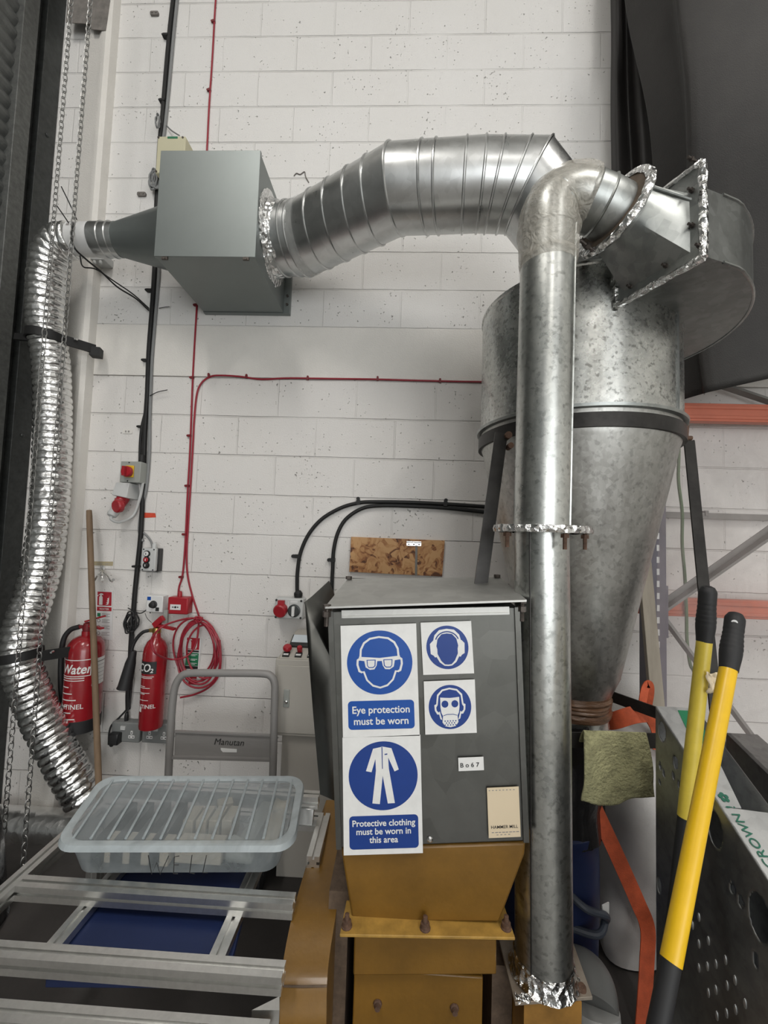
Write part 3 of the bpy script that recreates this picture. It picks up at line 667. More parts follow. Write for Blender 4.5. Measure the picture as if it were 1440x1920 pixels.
# square base plate and foil collar at the foot
zb = P0.z
bp = [az(933, 1752, zb), az(966, 1880, zb), az(1111, 1869, zb), az(1072, 1760, zb)]
mb = MB(); mb.hexa([p-V((0, 0, .008)) for p in bp]+[p for p in bp]); base = obj('base_plate', mb, m_rustplate, root, bevel=.001)
mb = MB(); mb.lathe([(PR-.002, .046), (PR+.001, .042), (PR+.003, .022), (PR+.007, .010), (PR+.013, .004)], P0, (0, 0, 1), 72, caps=False)
for k, p in enumerate(mb.v): 
    mb.v[k] = p + V(noise.noise_vector(p*70))*.0022 + V((0, 0, .008*noise.noise(V((p.x*18, p.y*18, 0)))))
obj('foil_collar', mb, m_foil, root)
mb = MB(); c0, c1 = bp[1], bp[1].lerp(bp[2], .28)
mb.grid(lambda u, v_: bp[0].lerp(bp[1], .90+.12*v_)+(bp[2]-bp[1])*(.02+.18*u)+V((0, 0, .004-.02*max(0, v_-.9)*8*.2))+V(noise.noise_vector(V((u*6, v_*6, 1))))*.006, 12, 10)
obj('foil_scrap', mb, m_foil, base)
b_ = MB(); q = bp[2].lerp(bp[0], .10); b_.lathe([(.011, 0), (.011, .008), (.006, .009), (.006, .014)], q, (0, 0, 1), 12); obj('bolt', b_, m_rustbolt, base)

# ------------------------------------------------------------------ stand carrying the cyclone
root = thing('cyclone_stand', 'dark flat-steel stand with ring and splayed legs carrying the cyclone', 'stand', (CX, CY, 0))
mb = MB(); mb.lathe([(CR-.004, 1.972), (CR+.008, 1.972), (CR+.008, 2.020), (CR-.004, 2.020)], (CX, CY, 0), seg=96, caps=False); obj('support_ring', mb, m_steelblk, root)
def leg(p, q, w=.042, t=.006, up=(0, 1, 0)):
    p, q = V(p), V(q); q = p+(q-p)*(p.z/(p.z-q.z))
    m_ = MB(); d = (q-p); m_.bar(p, q, w, t, up); m_.bar(p+V((w/2*.9, .018, 0)), q+V((w/2*.9, .018, 0)), t, .036, up); return m_
lt, lb = at(940, 812, -.92), at(902, 1092, -.96)
obj('leg', leg(lt, lb), m_steelblk, root)
rt, rb = at(1292, 826, -.62), at(1342, 1330, -.80)
obj('leg', leg(rt, rb), m_steelblk, root)
obj('leg', leg(V((CX, CY+CR+.01, 2.0)), V((CX, -.12, .6))), m_steelblk, root)
mb = MB(); mb.cyl(rt+V((-.02, 0, 0)), rt+V((-.015, 0, .06)), .014, 10); mb.cyl(rt+V((-.035, 0, .01)), rt+V((.01, 0, .01)), .009, 10); obj('leg_bolt', mb, m_rustbolt, root)
mb = MB(); mb.cyl(lt+V((.02, -.02, -.01)), lt+V((.02, .02, -.01)), .012, 10); mb.cyl(lt+V((.028, -.02, -.045)), lt+V((.028, .02, -.045)), .010, 10); obj('leg_bolt', mb, m_rustbolt, root)
zbr = at(1150, 1388, -.93).z
b0, b1 = at(955, 1386, -.93), at(1345, 1390, -.83)
mb = MB(); mb.bar(b0, b1, .006, .048); obj('brace', mb, m_steelblk, root)
c0, c1 = az(1142, 1304, .985), az(1345, 1378, .985)
mb = MB(); mb.bar(c0, c1, .006, .042); mb.bar(c0, V((CX-.2, -.16, .985)), .006, .042); obj('brace', mb, m_steelblk, root)

# cloth over the front brace
p0, p1 = at(1093, 1368, -.945), at(1209, 1372, -.935)
def clothfn(u, v_):
    top = p0.lerp(p1, u); drop = .215+.012*math.sin(u*5)-.01*u
    s_ = v_*1.25
    if s_ < .25: q = top+V((0, .028-.034*(s_/.25), -.05+.05*(s_/.25)+.006*math.sin(PI*s_/.25)))
    else:
        t = (s_-.25); q = top+V((0, -.006-.018*math.sin(PI*min(1, t))*(.5+.5*math.sin(u*7+t*3)), -drop*t))
        q += V(((u-.5)*.018*t + (.012*t if u > .8 else 0), 0, 0))
    return q + V(noise.noise_vector(V((u*4, v_*4, 3))))*.008*v_
mb = MB(); mb.grid(clothfn, 40, 48)
o = obj('cleaning_cloth', mb, m_cloth, recalc=False, solid=.004); tag(o, 'pale green towelling cloth hung over the dark steel brace', 'cloth')

# ------------------------------------------------------------------ drum, sleeve, elbow, bulk bag
DX, DY = CX-.085, CY-.02
root = thing('plastic_drum', 'dark blue plastic drum with a side handle below the cyclone', 'drum', (DX, DY, 0))
mb = MB(); mb.lathe([(.150, 0), (.165, .02), (.172, .30), (.170, .45), (.165, .52), (.172, .535), (.172, .56), (.150, .575), (.14, .575)], (DX, DY, 0), seg=64); obj('body', mb, m_drum, root)
hc = V((DX+.072, DY-.158, .335))
mb = MB(); mb.tube(smooth([hc+V((-.07, -.0, .06)), hc+V((-.02, -.035, .035)), hc+V((.05, -.02, .005)), hc+V((.06, .0, -.03)), hc+V((.02, -.03, -.05)), hc+V((-.07, 0, -.055))], 6), .012, 10); obj('handle', mb, mat('faded_blue_plastic', (.05, .06, .08), .45), root)
mb = MB(); fr = Fr(hc+V((.062, -.0, .01)), (1, .5, 0), (0, 0, 1)); mb.prism(rect(-.02, -.018, .012, .02), fr, .0, .004); obj('paper_tag', mb, m_sign, root)
mb = MB(); mb.lathe([(.138, .93), (.140, .90), (.155, .86), (.172, .80), (.17, .72), (.165, .62), (.172, .55), (.174, .53)], (CX-.062, CY-.01, 0), seg=64, caps=False)
for k, p in enumerate(mb.v):
    c = V((p.x-CX, p.y-CY, 0)).normalized(); mb.v[k] = p + c*(.016*noise.noise(V((c.x*5, c.y*5, p.z*4))))
o = obj('dust_sleeve', mb, m_binbag, ang=60); tag(o, 'black polythene sleeve tied between the cyclone outlet and the blue drum', 'sleeve')
mb = MB(); q = [at(1085, 1822, -.86), at(1102, 1832, -.88), at(1112, 1848, -.90), at(1116, 1868, -.92), at(1116, 1888, -.94)]
mb.tube(smooth([at(1055, 1818, -.84)]+q, 6), .064, 40); 
root = obj('pvc_elbow', mb, m_pvc); tag(root, 'grey plastic pipe elbow behind the rusty base plate', 'pipe elbow')
mb = MB(); mb.tube([q[-1]+V((0, 0, .0)), q[-1]+V((0, -.01, -.03))], .068, 40); obj('socket_rim', mb, m_lgrey, root)
# bulk bag
bx0, bx1, by0, by1, bz1 = .86, 1.42, -.68, -.16, .80
def bagfn(u, v_):
    a = u*2*PI; c, s_ = math.cos(a), math.sin(a); k = (abs(c)**5+abs(s_)**5)**(-1/5)
    if v_ < .8: t = v_/.8; z = .03+(bz1-.06)*t; sh = .94+.08*math.sin(PI*t)+.02*math.sin(a*4+t*6)
    else: t = (v_-.8)/.2; z = bz1-.03+.05*math.sin(t*PI/2)+.02*math.sin(a*3)*(1-t); sh = (.94*(1-t))+.001
    p = V(((bx0+bx1)/2+c*k*sh*(bx1-bx0)/2, (by0+by1)/2+s_*k*sh*(by1-by0)/2, z))
    return p+V(noise.noise_vector(V((p.x*3.4, p.y*3.4, p.z*2.4))))*.05+V(noise.noise_vector(p*9))*.012
root = thing('bulk_bag', 'white woven bulk bag with orange lifting straps behind the drum', 'bag', ((bx0+bx1)/2, (by0+by1)/2, 0))
mb = MB(); mb.grid(bagfn, 96, 50); obj('sack', mb, m_bag, root, recalc=False, ang=80)
def ribbon(name, pts, w, m, parent, nrm=(0, -1, 0), n=8, th=.004):
    P = smooth(pts, n); m_ = MB(); k = len(P); vs = []
    for i, p in enumerate(P):
        t = (P[min(i+1, k-1)]-P[max(i-1, 0)]).normalized(); nn = V(nrm); b = t.cross(nn).normalized()*w/2; nn = b.cross(t).normalized()*th/2
        vs += [p-b-nn, p+b-nn, p+b+nn, p-b+nn]
    fs = [(3, 2, 1, 0), tuple(4*(k-1)+i for i in range(4))]
    for i in range(k-1):
        for j in range(4): fs.append((4*i+j, 4*i+(j+1) % 4, 4*i+4+(j+1) % 4, 4*i+4+j))
    m_.add(vs, fs); return obj(name, m_, m, parent)
ribbon('lifting_strap', [at(1100, 1480, -.70), at(1118, 1520, -.715), at(1155, 1600, -.735), at(1195, 1690, -.735), at(1214, 1740, -.72), at(1213, 1800, -.74), at(1207, 1900, -.80), at(1200, 2010, -.86)], .052, m_strap, root)
ribbon('lifting_loop', [at(1118, 1362, -.50), at(1150, 1352, -.62), at(1190, 1340, -.66), at(1216, 1342, -.65), at(1236, 1372, -.66), at(1240, 1410, -.70)], .06, m_strap, root, nrm=(0, -.8, .6))
ribbon('lifting_loop', [at(1203, 1350, -.63), at(1205, 1315, -.61), at(1210, 1290, -.60), at(1217, 1283, -.60), at(1219, 1300, -.59), at(1211, 1345, -.57)], .030, m_strap, root)
ribbon('lifting_loop', [at(1120, 1380, -.45), at(1128, 1345, -.48), at(1142, 1352, -.50), at(1150, 1362, -.52)], .04, m_strap, root)
# ------------------------------------------------------------------ hammer mill
MY = -1.2
F = lambda x, y, Y=MY: at(x, y, Y)
root = thing('hammer_mill', 'hammer mill with a grey sheet hopper on an ochre yellow body', 'machine', (F(800, 1755).x, MY+.15, 0))
tl, tr, br_, bl = F(620, 1146), F(969, 1138), F(986, 1577), F(636, 1590)
back = lambda p, dz: V((p.x, -.87, p.z+dz))
mb = MB(); mb.hexa([bl, br_, back(br_, 0), back(bl, 0), tl, tr, back(tr, .018), back(tl, .035)]); hop = obj('hopper', mb, m_mill, root, bevel=.003)
for (p, q) in ((tl, bl), (tr, br_)):
    mb = MB(); mb.bar(p+V((0, -.003, 0)), q+V((0, -.003, 0)), .006, .014, (1, 0, 0)); obj('edge_fold', mb, m_mill, hop)
l = [F(609, 1139, -1.222), F(988, 1126, -1.222), F(937, 1083, -.855), F(652, 1086, -.855)]
mb = MB(); mb.hexa([p-V((0, 0, .004)) for p in l]+[p+V((0, 0, .002)) for p in l]); lid = obj('lid', mb, m_lid, root, bevel=.001)
mb = MB(); mb.bar(F(641, 1151, -1.206), F(954, 1144, -1.206), .012, .020); mb.bar(F(643, 1157, -1.214), F(953, 1150, -1.214), .006, .005); obj('lid_rail', mb, m_lid, root)
for (x, y, Y) in ((613, 1142, -1.212), (979, 1132, -1.205), (654, 1087, -.872), (932, 1084, -.872)):
    q = F(x, y, Y); b_ = MB(); b_.cyl(q+V((0, 0, .002)), q+V((0, 0, .012)), .011, 6); b_.cyl(q-V((0, 0, .045)), q, .0058, 8); b_.cyl(q-V((0, 0, .02)), q-V((0, 0, .006)), .011, 6); obj('lid_bolt', b_, m_bolt, lid)
b_ = MB(); b_.lathe([(.0075, 0), (.0075, .003), (.004, .006)], F(806, 1573, -1.201), (0, -1, 0), 16); obj('screw', b_, m_chrome, hop)
# side flap
def plate(name, pts, m, parent, th=.003):
    m_ = MB(); m_.add(pts, [tuple(range(len(pts)))]); return obj(name, m_, m, parent, solid=th, recalc=False, ang=3)
def fan(name, pts, tris, m, parent):
    m_ = MB(); m_.add(pts, tris); return obj(name, m_, m, parent, solid=.003, recalc=False, ang=20)
fl_ = fan('side_flap', [F(572, 1130, -1.09), F(584, 1163, -1.10), F(627, 1246, -1.17), F(633, 1503, -1.185), F(601, 1489, -1.14), F(588, 1340, -1.12), F(575, 1180, -1.10)], [(0, 1, 6), (6, 1, 5), (1, 2, 5), (5, 2, 3), (5, 3, 4)], m_mill, root)
fan('flap_return', [F(571, 1129, -1.09), F(585, 1118, -1.02), F(616.5, 1089, -.88), F(625, 1110, -.89), F(634, 1150, -.93), F(636, 1250, -1.0), F(627, 1246, -1.168), F(584, 1163, -1.10)], [(0, 1, 7), (1, 2, 3), (1, 3, 4), (1, 4, 7), (7, 4, 5), (7, 5, 6)], m_mill, fl_)
# ochre throat and flange
def at_row(pts, Y): return [F(x, y, Y) for x, y in pts]
t0, t1 = at_row([(640, 1591), (986, 1580)], -1.195); c0, c1 = at_row([(641, 1606), (984, 1603)], -1.195); d0, d1 = at_row([(660, 1727), (937, 1729)], -1.163)
mb = MB()
def bk(p, Y=-.80): return V((p.x, Y, p.z))
loft(mb, [[d0, d1, bk(d1), bk(d0)], [c0, c1, bk(c1), bk(c0)], [t0, t1, bk(t1), bk(t0)]]); obj('throat', mb, m_ochre, root, bevel=.006)
zf2 = F(800, 1754, -1.205).z
fp = [az(637, 1752, zf2), az(966, 1758, zf2), V((az(966, 1758, zf2).x-.02, -.8, zf2)), V((az(637, 1752, zf2).x+.02, -.8, zf2))]
mb = MB(); mb.hexa([p-V((0, 0, .007)) for p in fp]+fp); flg = obj('bolted_flange', mb, m_ochreedge, root, bevel=.0015)
for x, y in ((650, 1737), (797, 1741), (949, 1740)):
    q = az(x, y, zf2); b_ = MB(); b_.lathe([(.014, 0), (.014, .003), (.0115, .004), (.0115, .014), (.0065, .015), (.006, .030), (.003, .031)], q, (0, 0, 1), 12); obj('flange_bolt', b_, m_rustbolt, flg)
mb = MB()
a0, a1, a2, a3 = F(664, 1750, -1.17), F(931, 1750, -1.17), F(931, 1828, -1.17), F(662, 1830, -1.17)
mb.hexa([a3, a2, bk(a2), bk(a3), V((a0.x, a0.y, zf2-.007)), V((a1.x, a1.y, zf2-.007)), V((a1.x, -.8, zf2-.007)), V((a0.x, -.8, zf2-.007))]); obj('mill_housing', mb, m_ochre, root, bevel=.004)
b0, b1 = F(664, 1826, -1.15), F(906, 1826, -1.15)
mb = MB(); mb.hexa([V((b0.x, -1.15, 0)), V((b1.x, -1.15, 0)), V((b1.x, -.8, 0)), V((b0.x, -.8, 0)), V((b0.x, -1.15, a3.z)), V((b1.x, -1.15, a3.z)), V((b1.x, -.8, a3.z)), V((b0.x, -.8, a3.z))]); low = obj('mill_base', mb, m_ochre, root, bevel=.004)
for x, y in ((708, 1882), (852, 1890)):
    b_ = MB(); q = F(x, y, -1.151); b_.lathe([(.012, 0), (.011, .004), (.008, .005), (.007, .014)], q, (0, -1, 0), 10); obj('base_bolt', b_, m_rustbolt, low)
mb = MB(); mb.box((F(618, 1700, -1.1).x, -1.12, 0), (F(655, 1700, -1.1).x, -.78, F(640, 1660, -1.1).z)); obj('side_frame', mb, m_rust, root)
mb = MB(); mb.box((bp[0].x+.03, bp[1].y+.02, 0), (bp[2].x-.03, bp[0].y, zb-.008)); obj('fan_outlet', mb, m_ochre2, root)
mb = MB(); mb.box((F(930, 1800, -1.0).x-.03, -1.08, 0), (bp[0].x+.028, -.8, zb-.03)); obj('side_frame', mb, m_rust, root)
# belt guard
rows = [(521, 611, 1965, 1.03), (524, 612, 1915, 1.03), (526, 613, 1849, 1.06), (533, 618, 1790, 1.11), (551, 631, 1704, 1.20), (576, 640, 1617, 1.36), (600, 648, 1535, 1.53), (612, 652, 1500, 1.60)]
L_ = [F(x0, y, Z-2.319) for x0, x1, y, Z in rows]; R_ = [F(x1, y, Z-2.319) for x0, x1, y, Z in rows]
Ls, Rs = smooth(L_, 4), smooth(R_, 4)
mb = MB(); k = len(Ls)
vs = Ls+Rs+[V((p.x, p.y+.0, 0)) for p in Ls]+[V((p.x, p.y, 0)) for p in Rs]
fs = []
for i in range(k-1):
    fs += [(i, k+i, k+i+1, i+1), (i, i+1, 2*k+i+1, 2*k+i), (k+i, 3*k+i, 3*k+i+1, k+i+1)]
mb.add(vs, fs); mb.add([Ls[-1], Rs[-1], V((Rs[-1].x, Rs[-1].y, 0)), V((Ls[-1].x, Ls[-1].y, 0))], [(0, 1, 2, 3)])
grd = obj('belt_guard', mb, m_ochre, root, recalc=False)
mb = MB(); mb.tube([L_[2], L_[2].lerp(R_[2], .5)+V((0, -.002, .001)), R_[2]], .0022, 6); obj('panel_joint', mb, m_rust, grd)

# ------------------------------------------------------------------ safety signs on the hopper
SY = MY-.0075
class SignFr(Fr): pass
def sign(name, corners, w, h, label, build, m=None, cat='sign', group=None, Y=SY, th=.002):
    TLc, TRc, BRc, BLc = [at(x, y, Y) for x, y in corners]
    fr = Fr(BLc, BRc-BLc, TLc-BLc); sx = (BRc-BLc).length/w; sy = (TLc-BLc).length/h
    kx = (TLc-BLc).dot(fr.ex)/h/1; 
    class G(Fr):
        def __init__(s): s.o = BLc; s.ex = fr.ex; s.ey = (TLc-BLc).normalized(); s.n = fr.n
        def p(s, x, y, d=0): return s.o+s.ex*(x*sx)+s.ey*(y*sy)+s.n*d
    g = G(); mb = MB(); mb.prism(rect(0, 0, w, h), g, -th, 0)
    root = obj(name, mb, m or m_sign); tag(root, label, cat, group); build(root, g); return root
def part(name, polys, fr, d, m, parent, th=.0003):
    mb = MB()
    for p in polys: mb.prism(p, fr, d-th, d)
    return obj(name, mb, m, parent)
def letters(name, lines, fr, d, m, parent, **k):
    mb = MB()
    for (t, size, x, y) in lines: text(mb, t, size, fr, x, y, d, **k)
    return obj(name, mb, m, parent, recalc=False)
head_o = mirror([(0, 71), (25, 67), (42, 55), (51, 37), (53, 14), (60, 9), (61, -5), (56, -24), (48, -28), (44, -26), (36, -48), (20, -64), (0, -70)][:])
head_o = [(x, y) for x, y in head_o]
head_i = mirror([(0, 66), (23, 62), (38, 51), (46, 35), (47.5, 14), (55, 5), (55.5, -5), (51, -20), (46, -23), (40, -22), (32, -45), (18, -59), (0, -65)])
def sh(poly, ox, oy, k=1): return [(ox+x*k, oy+y*k) for x, y in poly]
def eye(root, g):
    C = (101, 198)
    d = part('blue_disc', [disc(*C, 86, 64)], g, .0004, m_blue, root)
    p = part('pictogram', [sh(head_o, *C)], g, .0008, m_sign, d)
    part('face', [sh(head_i, *C)], g, .0012, m_blue, p)
    gl = part('goggles', [sh([(-54, 17), (0, 12), (54, 17), (54, 7), (40, 5), (37, -12), (26, -19), (14, -18), (8, -8), (6, 4), (-6, 4), (-8, -8), (-14, -18), (-26, -19), (-37, -12), (-40, 5), (-54, 7)], *C)], g, .0016, m_sign, p)
    part('goggle_outline', [sh([(-34, 8), (-10, 8), (-11, -9), (-17, -14), (-29, -14), (-33, -8)], *C), sh([(34, 8), (10, 8), (11, -9), (17, -14), (29, -14), (33, -8)], *C)], g, .0019, m_blue, gl)
    part('goggle_lens', [sh([(-31.5, 6), (-12.5, 6), (-13.5, -8), (-18, -11.5), (-28, -11.5), (-31, -7)], *C), sh([(31.5, 6), (12.5, 6), (13.5, -8), (18, -11.5), (28, -11.5), (31, -7)], *C)], g, .0022, m_sign, gl)
    b = part('caption_panel', [rrect(15, 20, 188, 96, 10)], g, .0004, m_blue, root)
    letters('lettering', [('Eye protection', 27, 101, 63), ('must be worn', 27, 101, 33)], g, .0009, m_sign, b, bold=.018, sx=.94)
sign('safety_sign', [(638.5, 1173.5), (780, 1168.5), (787, 1379.5), (643, 1383)], 200, 300, 'blue and white sign reading Eye protection must be worn', eye)
def clothing(root, g):
    C = (103, 199); k = .473
    d = part('blue_disc', [disc(*C, 88, 64)], g, .0004, m_blue2, root)
    suit = [(-2, 158), (-14, 155), (-52, 148), (-92, 28), (-62, 21), (-40, 92), (-38, 28), (-60, -147), (-20, -152), (-2, 0), (23, -150), (61, -149), (32, 36), (29, 98), (62, 21), (85, 31), (48, 147), (14, 155)]
    p = part('pictogram', [sh(suit, *C, k)], g, .0008, m_sign, d)
    part('suit_zip', [sh([(-6, 156), (-1, 156), (-1, 38), (-5, 38)], *C, k), sh([(10, 112), (25, 114), (25, 120), (10, 118)], *C, k)], g, .0011, m_blue2, p)
    b = part('caption_panel', [rrect(15, 14, 190, 98, 10)], g, .0004, m_blue2, root)
    letters('lettering', [('Protective clothing', 22.5, 102, 72), ('must be worn in', 22.5, 102, 51), ('this area', 22.5, 102, 30)], g, .0009, m_sign, b, bold=.018, sx=.93)
sign('safety_sign', [(642, 1383.5), (786, 1380.5), (793, 1599.5), (644.5, 1604)], 200, 300, 'blue and white sign reading Protective clothing must be worn in this area', clothing)
def ear(root, g):
    C = (68, 69)
    d = part('blue_disc', [disc(*C, 56, 56)], g, .0004, m_blue2, root)
    cup = [(-46, 10), (-38, 18), (-27, 16), (-22, -22), (-34, -25), (-39, -18), (-45, -16)]
    out = mirror([(0, 48), (20, 45), (33, 32), (38, 14), (46, 8), (45, -16), (38, -20), (30, -24), (22, -38), (10, -47), (0, -48)])
    part('ear_cup', [sh(cup, *C)], g, .0010, m_sign, d); part('ear_cup', [sh([(-x, y) for x, y in cup], *C)], g, .0010, m_sign, d); p = part('pictogram', [sh(out, *C)], g, .0007, m_sign, d)
    part('headband_gap', [sh([(30*math.sin(a), 12+27*math.cos(a)) for a in [(-1.25+2.5*i/16) for i in range(17)]]+[(33*math.sin(a), 12+30*math.cos(a)) for a in [(1.25-2.5*i/16) for i in range(17)]], *C)], g, .0011, m_blue2, p)
    part('face', [sh(mirror([(0, 36), (14, 34), (25, 22), (29, 4), (27, -4), (27, -16), (18, -34), (9, -43), (0, -44)]), *C)], g, .0014, m_blue2, p)
sign('safety_sign', [(788.5, 1167.5), (884.5, 1164.5), (889, 1262.5), (793.5, 1265.5)], 135, 135, 'small square blue sign showing a head wearing ear defenders', ear)
def mask(root, g):
    C = (67, 68)
    d = part('blue_disc', [disc(*C, 56, 56)], g, .0004, m_blue2, root)
    out = mirror([(0, 49), (20, 45), (33, 32), (36, 8), (41, 6), (40, -8), (34, -18), (29, -18), (26, -30), (0, -42)])
    p = part('pictogram', [sh(out, *C)], g, .0008, m_sign, d)
    part('face', [sh(mirror([(0, 45), (18, 41), (29, 29), (32, 6), (36, 0), (35, -8), (30, -13), (27, -10), (20, -36), (0, -38)]), *C)], g, .0011, m_blue2, p)
    mk = part('respirator', [sh(mirror([(0, 23), (14, 24), (25, 25), (25, 0), (23, -14), (19, -22), (20, -30), (21, -38), (14, -48), (0, -51)]), *C)], g, .0014, m_sign, p)
    part('eyepiece', [sh(disc(-13, 8, 9, 24), *C)], g, .0017, m_blue2, mk); part('eyepiece', [sh(disc(13, 8, 9, 24), *C)], g, .0017, m_blue2, mk)
    dots = [disc(-14+7*i+(3.5 if j % 2 else 0), -35-5*j, 1.7, 10) for j in range(3) for i in range(5-(j % 2))]
    part('filter_holes', [sh(q, *C) for q in dots]+[sh([(-18, -22), (-8, -19), (8, -19), (18, -22), (18, -20.5), (8, -17.5), (-8, -17.5), (-18, -20.5)], *C)], g, .0017, m_blue2, mk)
sign('safety_sign', [(794.5, 1278), (890, 1274.5), (894, 1374), (797.5, 1377.5)], 135, 135, 'small square blue sign showing a head wearing a respirator mask', mask)
def tagb(root, g): letters('lettering', [('B o 6 7', 17, 29, 10)], g, .0006, m_print, root, bold=.012)
sign('asset_label', [(859, 1421), (906, 1419), (907.5, 1444), (860, 1446)], 66, 36, 'small white label with handwritten B067 on the grey hopper', tagb, cat='label', th=.0008)
def hm(root, g):
    letters('lettering', [('HAMMER MILL', 11.5, 41, 24)], g, .0006, m_print, root, bold=.006, sx=.95)
    part('small_print', [rect(8+9*i, 13, 8+9*i+(7 if i % 2 else 6), 15) for i in range(8)]+[rect(20+10*i, 7, 25+10*i, 8.5) for i in range(4)]+[rect(4+9*i, 122, 8+9*i, 124) for i in range(8)], g, .0006, m_greytext, root)
sign('machine_label', [(913, 1477.5), (972.5, 1475), (976.5, 1569), (916.5, 1571.5)], 82, 130, 'cream paper label reading HAMMER MILL at the lower corner of the hopper', hm, m=m_label, cat='label', th=.0008)

# ------------------------------------------------------------------ fittings on the block wall
def wbox(x0, y0, x1, y1, d):   # size and centre of something whose front, d metres off the wall, spans these pixels
    xc, yc = (x0+x1)/2, (y0+y1)/2; c = at(xc, yc, -d)
    return c, abs(at(x1, yc, -d).x-at(x0, yc, -d).x), abs(at(xc, y0, -d).z-at(xc, y1, -d).z)
def wallbox(x0, y0, x1, y1, d, d0=0.0):
    c, w, h = wbox(x0, y0, x1, y1, d); mb = MB(); mb.box((c.x-w/2, -d, c.z-h/2), (c.x+w/2, -d0, c.z+h/2)); return mb, Fr((c.x-w/2, -d, c.z-h/2), (1, 0, 0), (0, 0, 1)), w, h
def cable(name, pts, r, m, label, clips=(), clipm=None, d=None, seg=10, n=8, group=None, cat='cable', clipsize=1.0):
    P = smooth([at(x, y, -(q[0] if (q := (rest or ())) else (d if d is not None else r+.002))) for x, y, *rest in pts], n)
    mb = MB(); mb.tube(P, r, seg); o = obj(name, mb, m); tag(o, label, cat, group)
    for (x, y, ang) in clips:
        c = at(x, y, -(r+.002)); k = MB(); t = V((math.cos(ang), 0, math.sin(ang))); s_ = V((-t.z, 0, t.x))
        k.bar(c-t*.006*clipsize, c+t*.006*clipsize, (2*r+.005), 2*r+.003, (0, 1, 0)); k.cyl(c+s_*(r+.006*clipsize)+V((0, r*.9, 0)), c+s_*(r+.006*clipsize)-V((0, r, 0)), .006*clipsize, 8)
        obj('clip', k, clipm or m, o)
    return o
H_, VT = 0, PI/2
# vertical runs left of the filter box
cable('power_cable', [(327, -20), (318, 60), (310, 150), (304, 225), (300, 262), (296, 330), (292, 420), (290, 500), (285, 580), (279, 660), (276, 740), (272, 800), (270, 860), (268, 920), (264, 1000), (258, 1060), (253, 1110), (250, 1150), (246, 1200), (243, 1260), (240, 1300), (240, 1330)], .0125, m_black,
      'thick black cable running down the whole wall behind the filter box', [(312, 68, VT), (306, 190, VT), (281, 545, VT), (274, 676, VT), (257, 1062, VT)], m_black)
cable('power_cable', [(334, -20), (326, 60), (318, 150), (309, 240), (300, 300), (296, 420), (298, 505), (291, 600), (285, 680), (281, 780), (280, 850), (275, 910), (268, 945), (262, 980), (262, 1000), (268, 1015)], .0085, m_grey,
      'grey cable running beside the thick black cable')
cable('power_cable', [(272, 775), (266, 800), (263, 830), (262, 866)], .0075, m_black, 'short black cable dropping into the grey isolator box', [(263, 800, VT)], m_black)
cable('power_cable', [(268, 998), (276, 1005), (283, 1015), (287, 1030)], .0055, m_grey, 'short grey cable entering the push-button box')
def loops(mb, c, rx, rz, n, r, y, jit=.02, turns=1):
    for i in range(n):
        ph = random.random()*6; a, b = rx*(1+random.uniform(-.15, .15)), rz*(1+random.uniform(-.15, .15)); o = V((random.uniform(-jit, jit), -y-random.random()*.02, random.uniform(-jit, jit)))
        mb.tube([V(c)+o+V((a*math.cos(2*PI*k/28), .004*math.sin(k+ph), b*math.sin(2*PI*k/28))) for k in range(28)], r, 8, closed=True)
mb = MB(); loops(mb, at(252, 1165, -.03), .022, .045, 7, .0042, .01)
mb.tube(smooth([at(240, 1140, -.03), at(262, 1150, -.04), at(278, 1142, -.03), at(282, 1150, -.03)], 6), .003, 6)
mb.tube(smooth([at(250, 1190, -.02), at(246, 1230, -.02), at(248, 1270, -.02), at(243, 1320, -.02), at(238, 1335, -.03)], 6), .005, 8)
mb.tube(smooth([at(240, 1328, -.02), at(224, 1345, -.02), at(208, 1362, -.03), at(204, 1385, -.04), at(207, 1398, -.05), at(212, 1396, -.05), at(213, 1384, -.06)], 6), .005, 8)
o = obj('flex_lead', mb, m_blackrub); tag(o, 'bundled black flex lead hanging above the metal sockets', 'cable')
mb = MB(); q = at(238, 1336, -.03); mb.tube([q, q-V((0, 0, .02)), q-V((0, 0, .05))], [.008, .012, .010], 12); obj('inline_connector', mb, m_blackgloss, o)
c, w, h = wbox(206, 1374, 225, 1395, .07); mb = MB(); mb.box((c.x-w/2, -.09, c.z-h/2), (c.x+w/2, -.045, c.z+h/2)); obj('plug', mb, m_blackgloss, o, bevel=.006)
# red fire-alarm cables
cable('alarm_cable', [(406, -20), (403, 20), (398, 110), (392, 200), (388, 280), (382, 360), (376, 460), (370, 560), (364, 660), (361, 720), (358, 800), (356, 850), (352, 920), (349, 985), (346, 1040), (342, 1080), (336, 1100), (334, 1118)], .0052, m_redcab,
      'red cable dropping down the wall into the call point', [(401, 40, VT), (393, 169, VT), (368, 572, VT), (361, 708, VT), (356, 817, VT), (352, 911, VT), (347, 1002, VT), (341, 1082, VT)], m_redclip, clipsize=1.1)
P_ = [(905, 716), (850, 715), (770, 713), (700, 711), (620, 710), (540, 709), (490, 711), (450, 706), (415, 704), (395, 706), (378, 718), (369, 740), (364, 790), (362, 830), (358, 900), (353, 980), (350, 1040), (352, 1080), (360, 1115), (368, 1140), (374, 1158)]
coil = cable('alarm_cable', P_, .0052, m_redcab, 'red cable turning along the wall and ending in a hanging coil', [(392, 705, .2), (462, 707, -.05), (577, 710, 0), (708, 711, 0), (825, 715, 0)], m_redclip, clipsize=1.0)
mb = MB()
cc = (372, 1222)
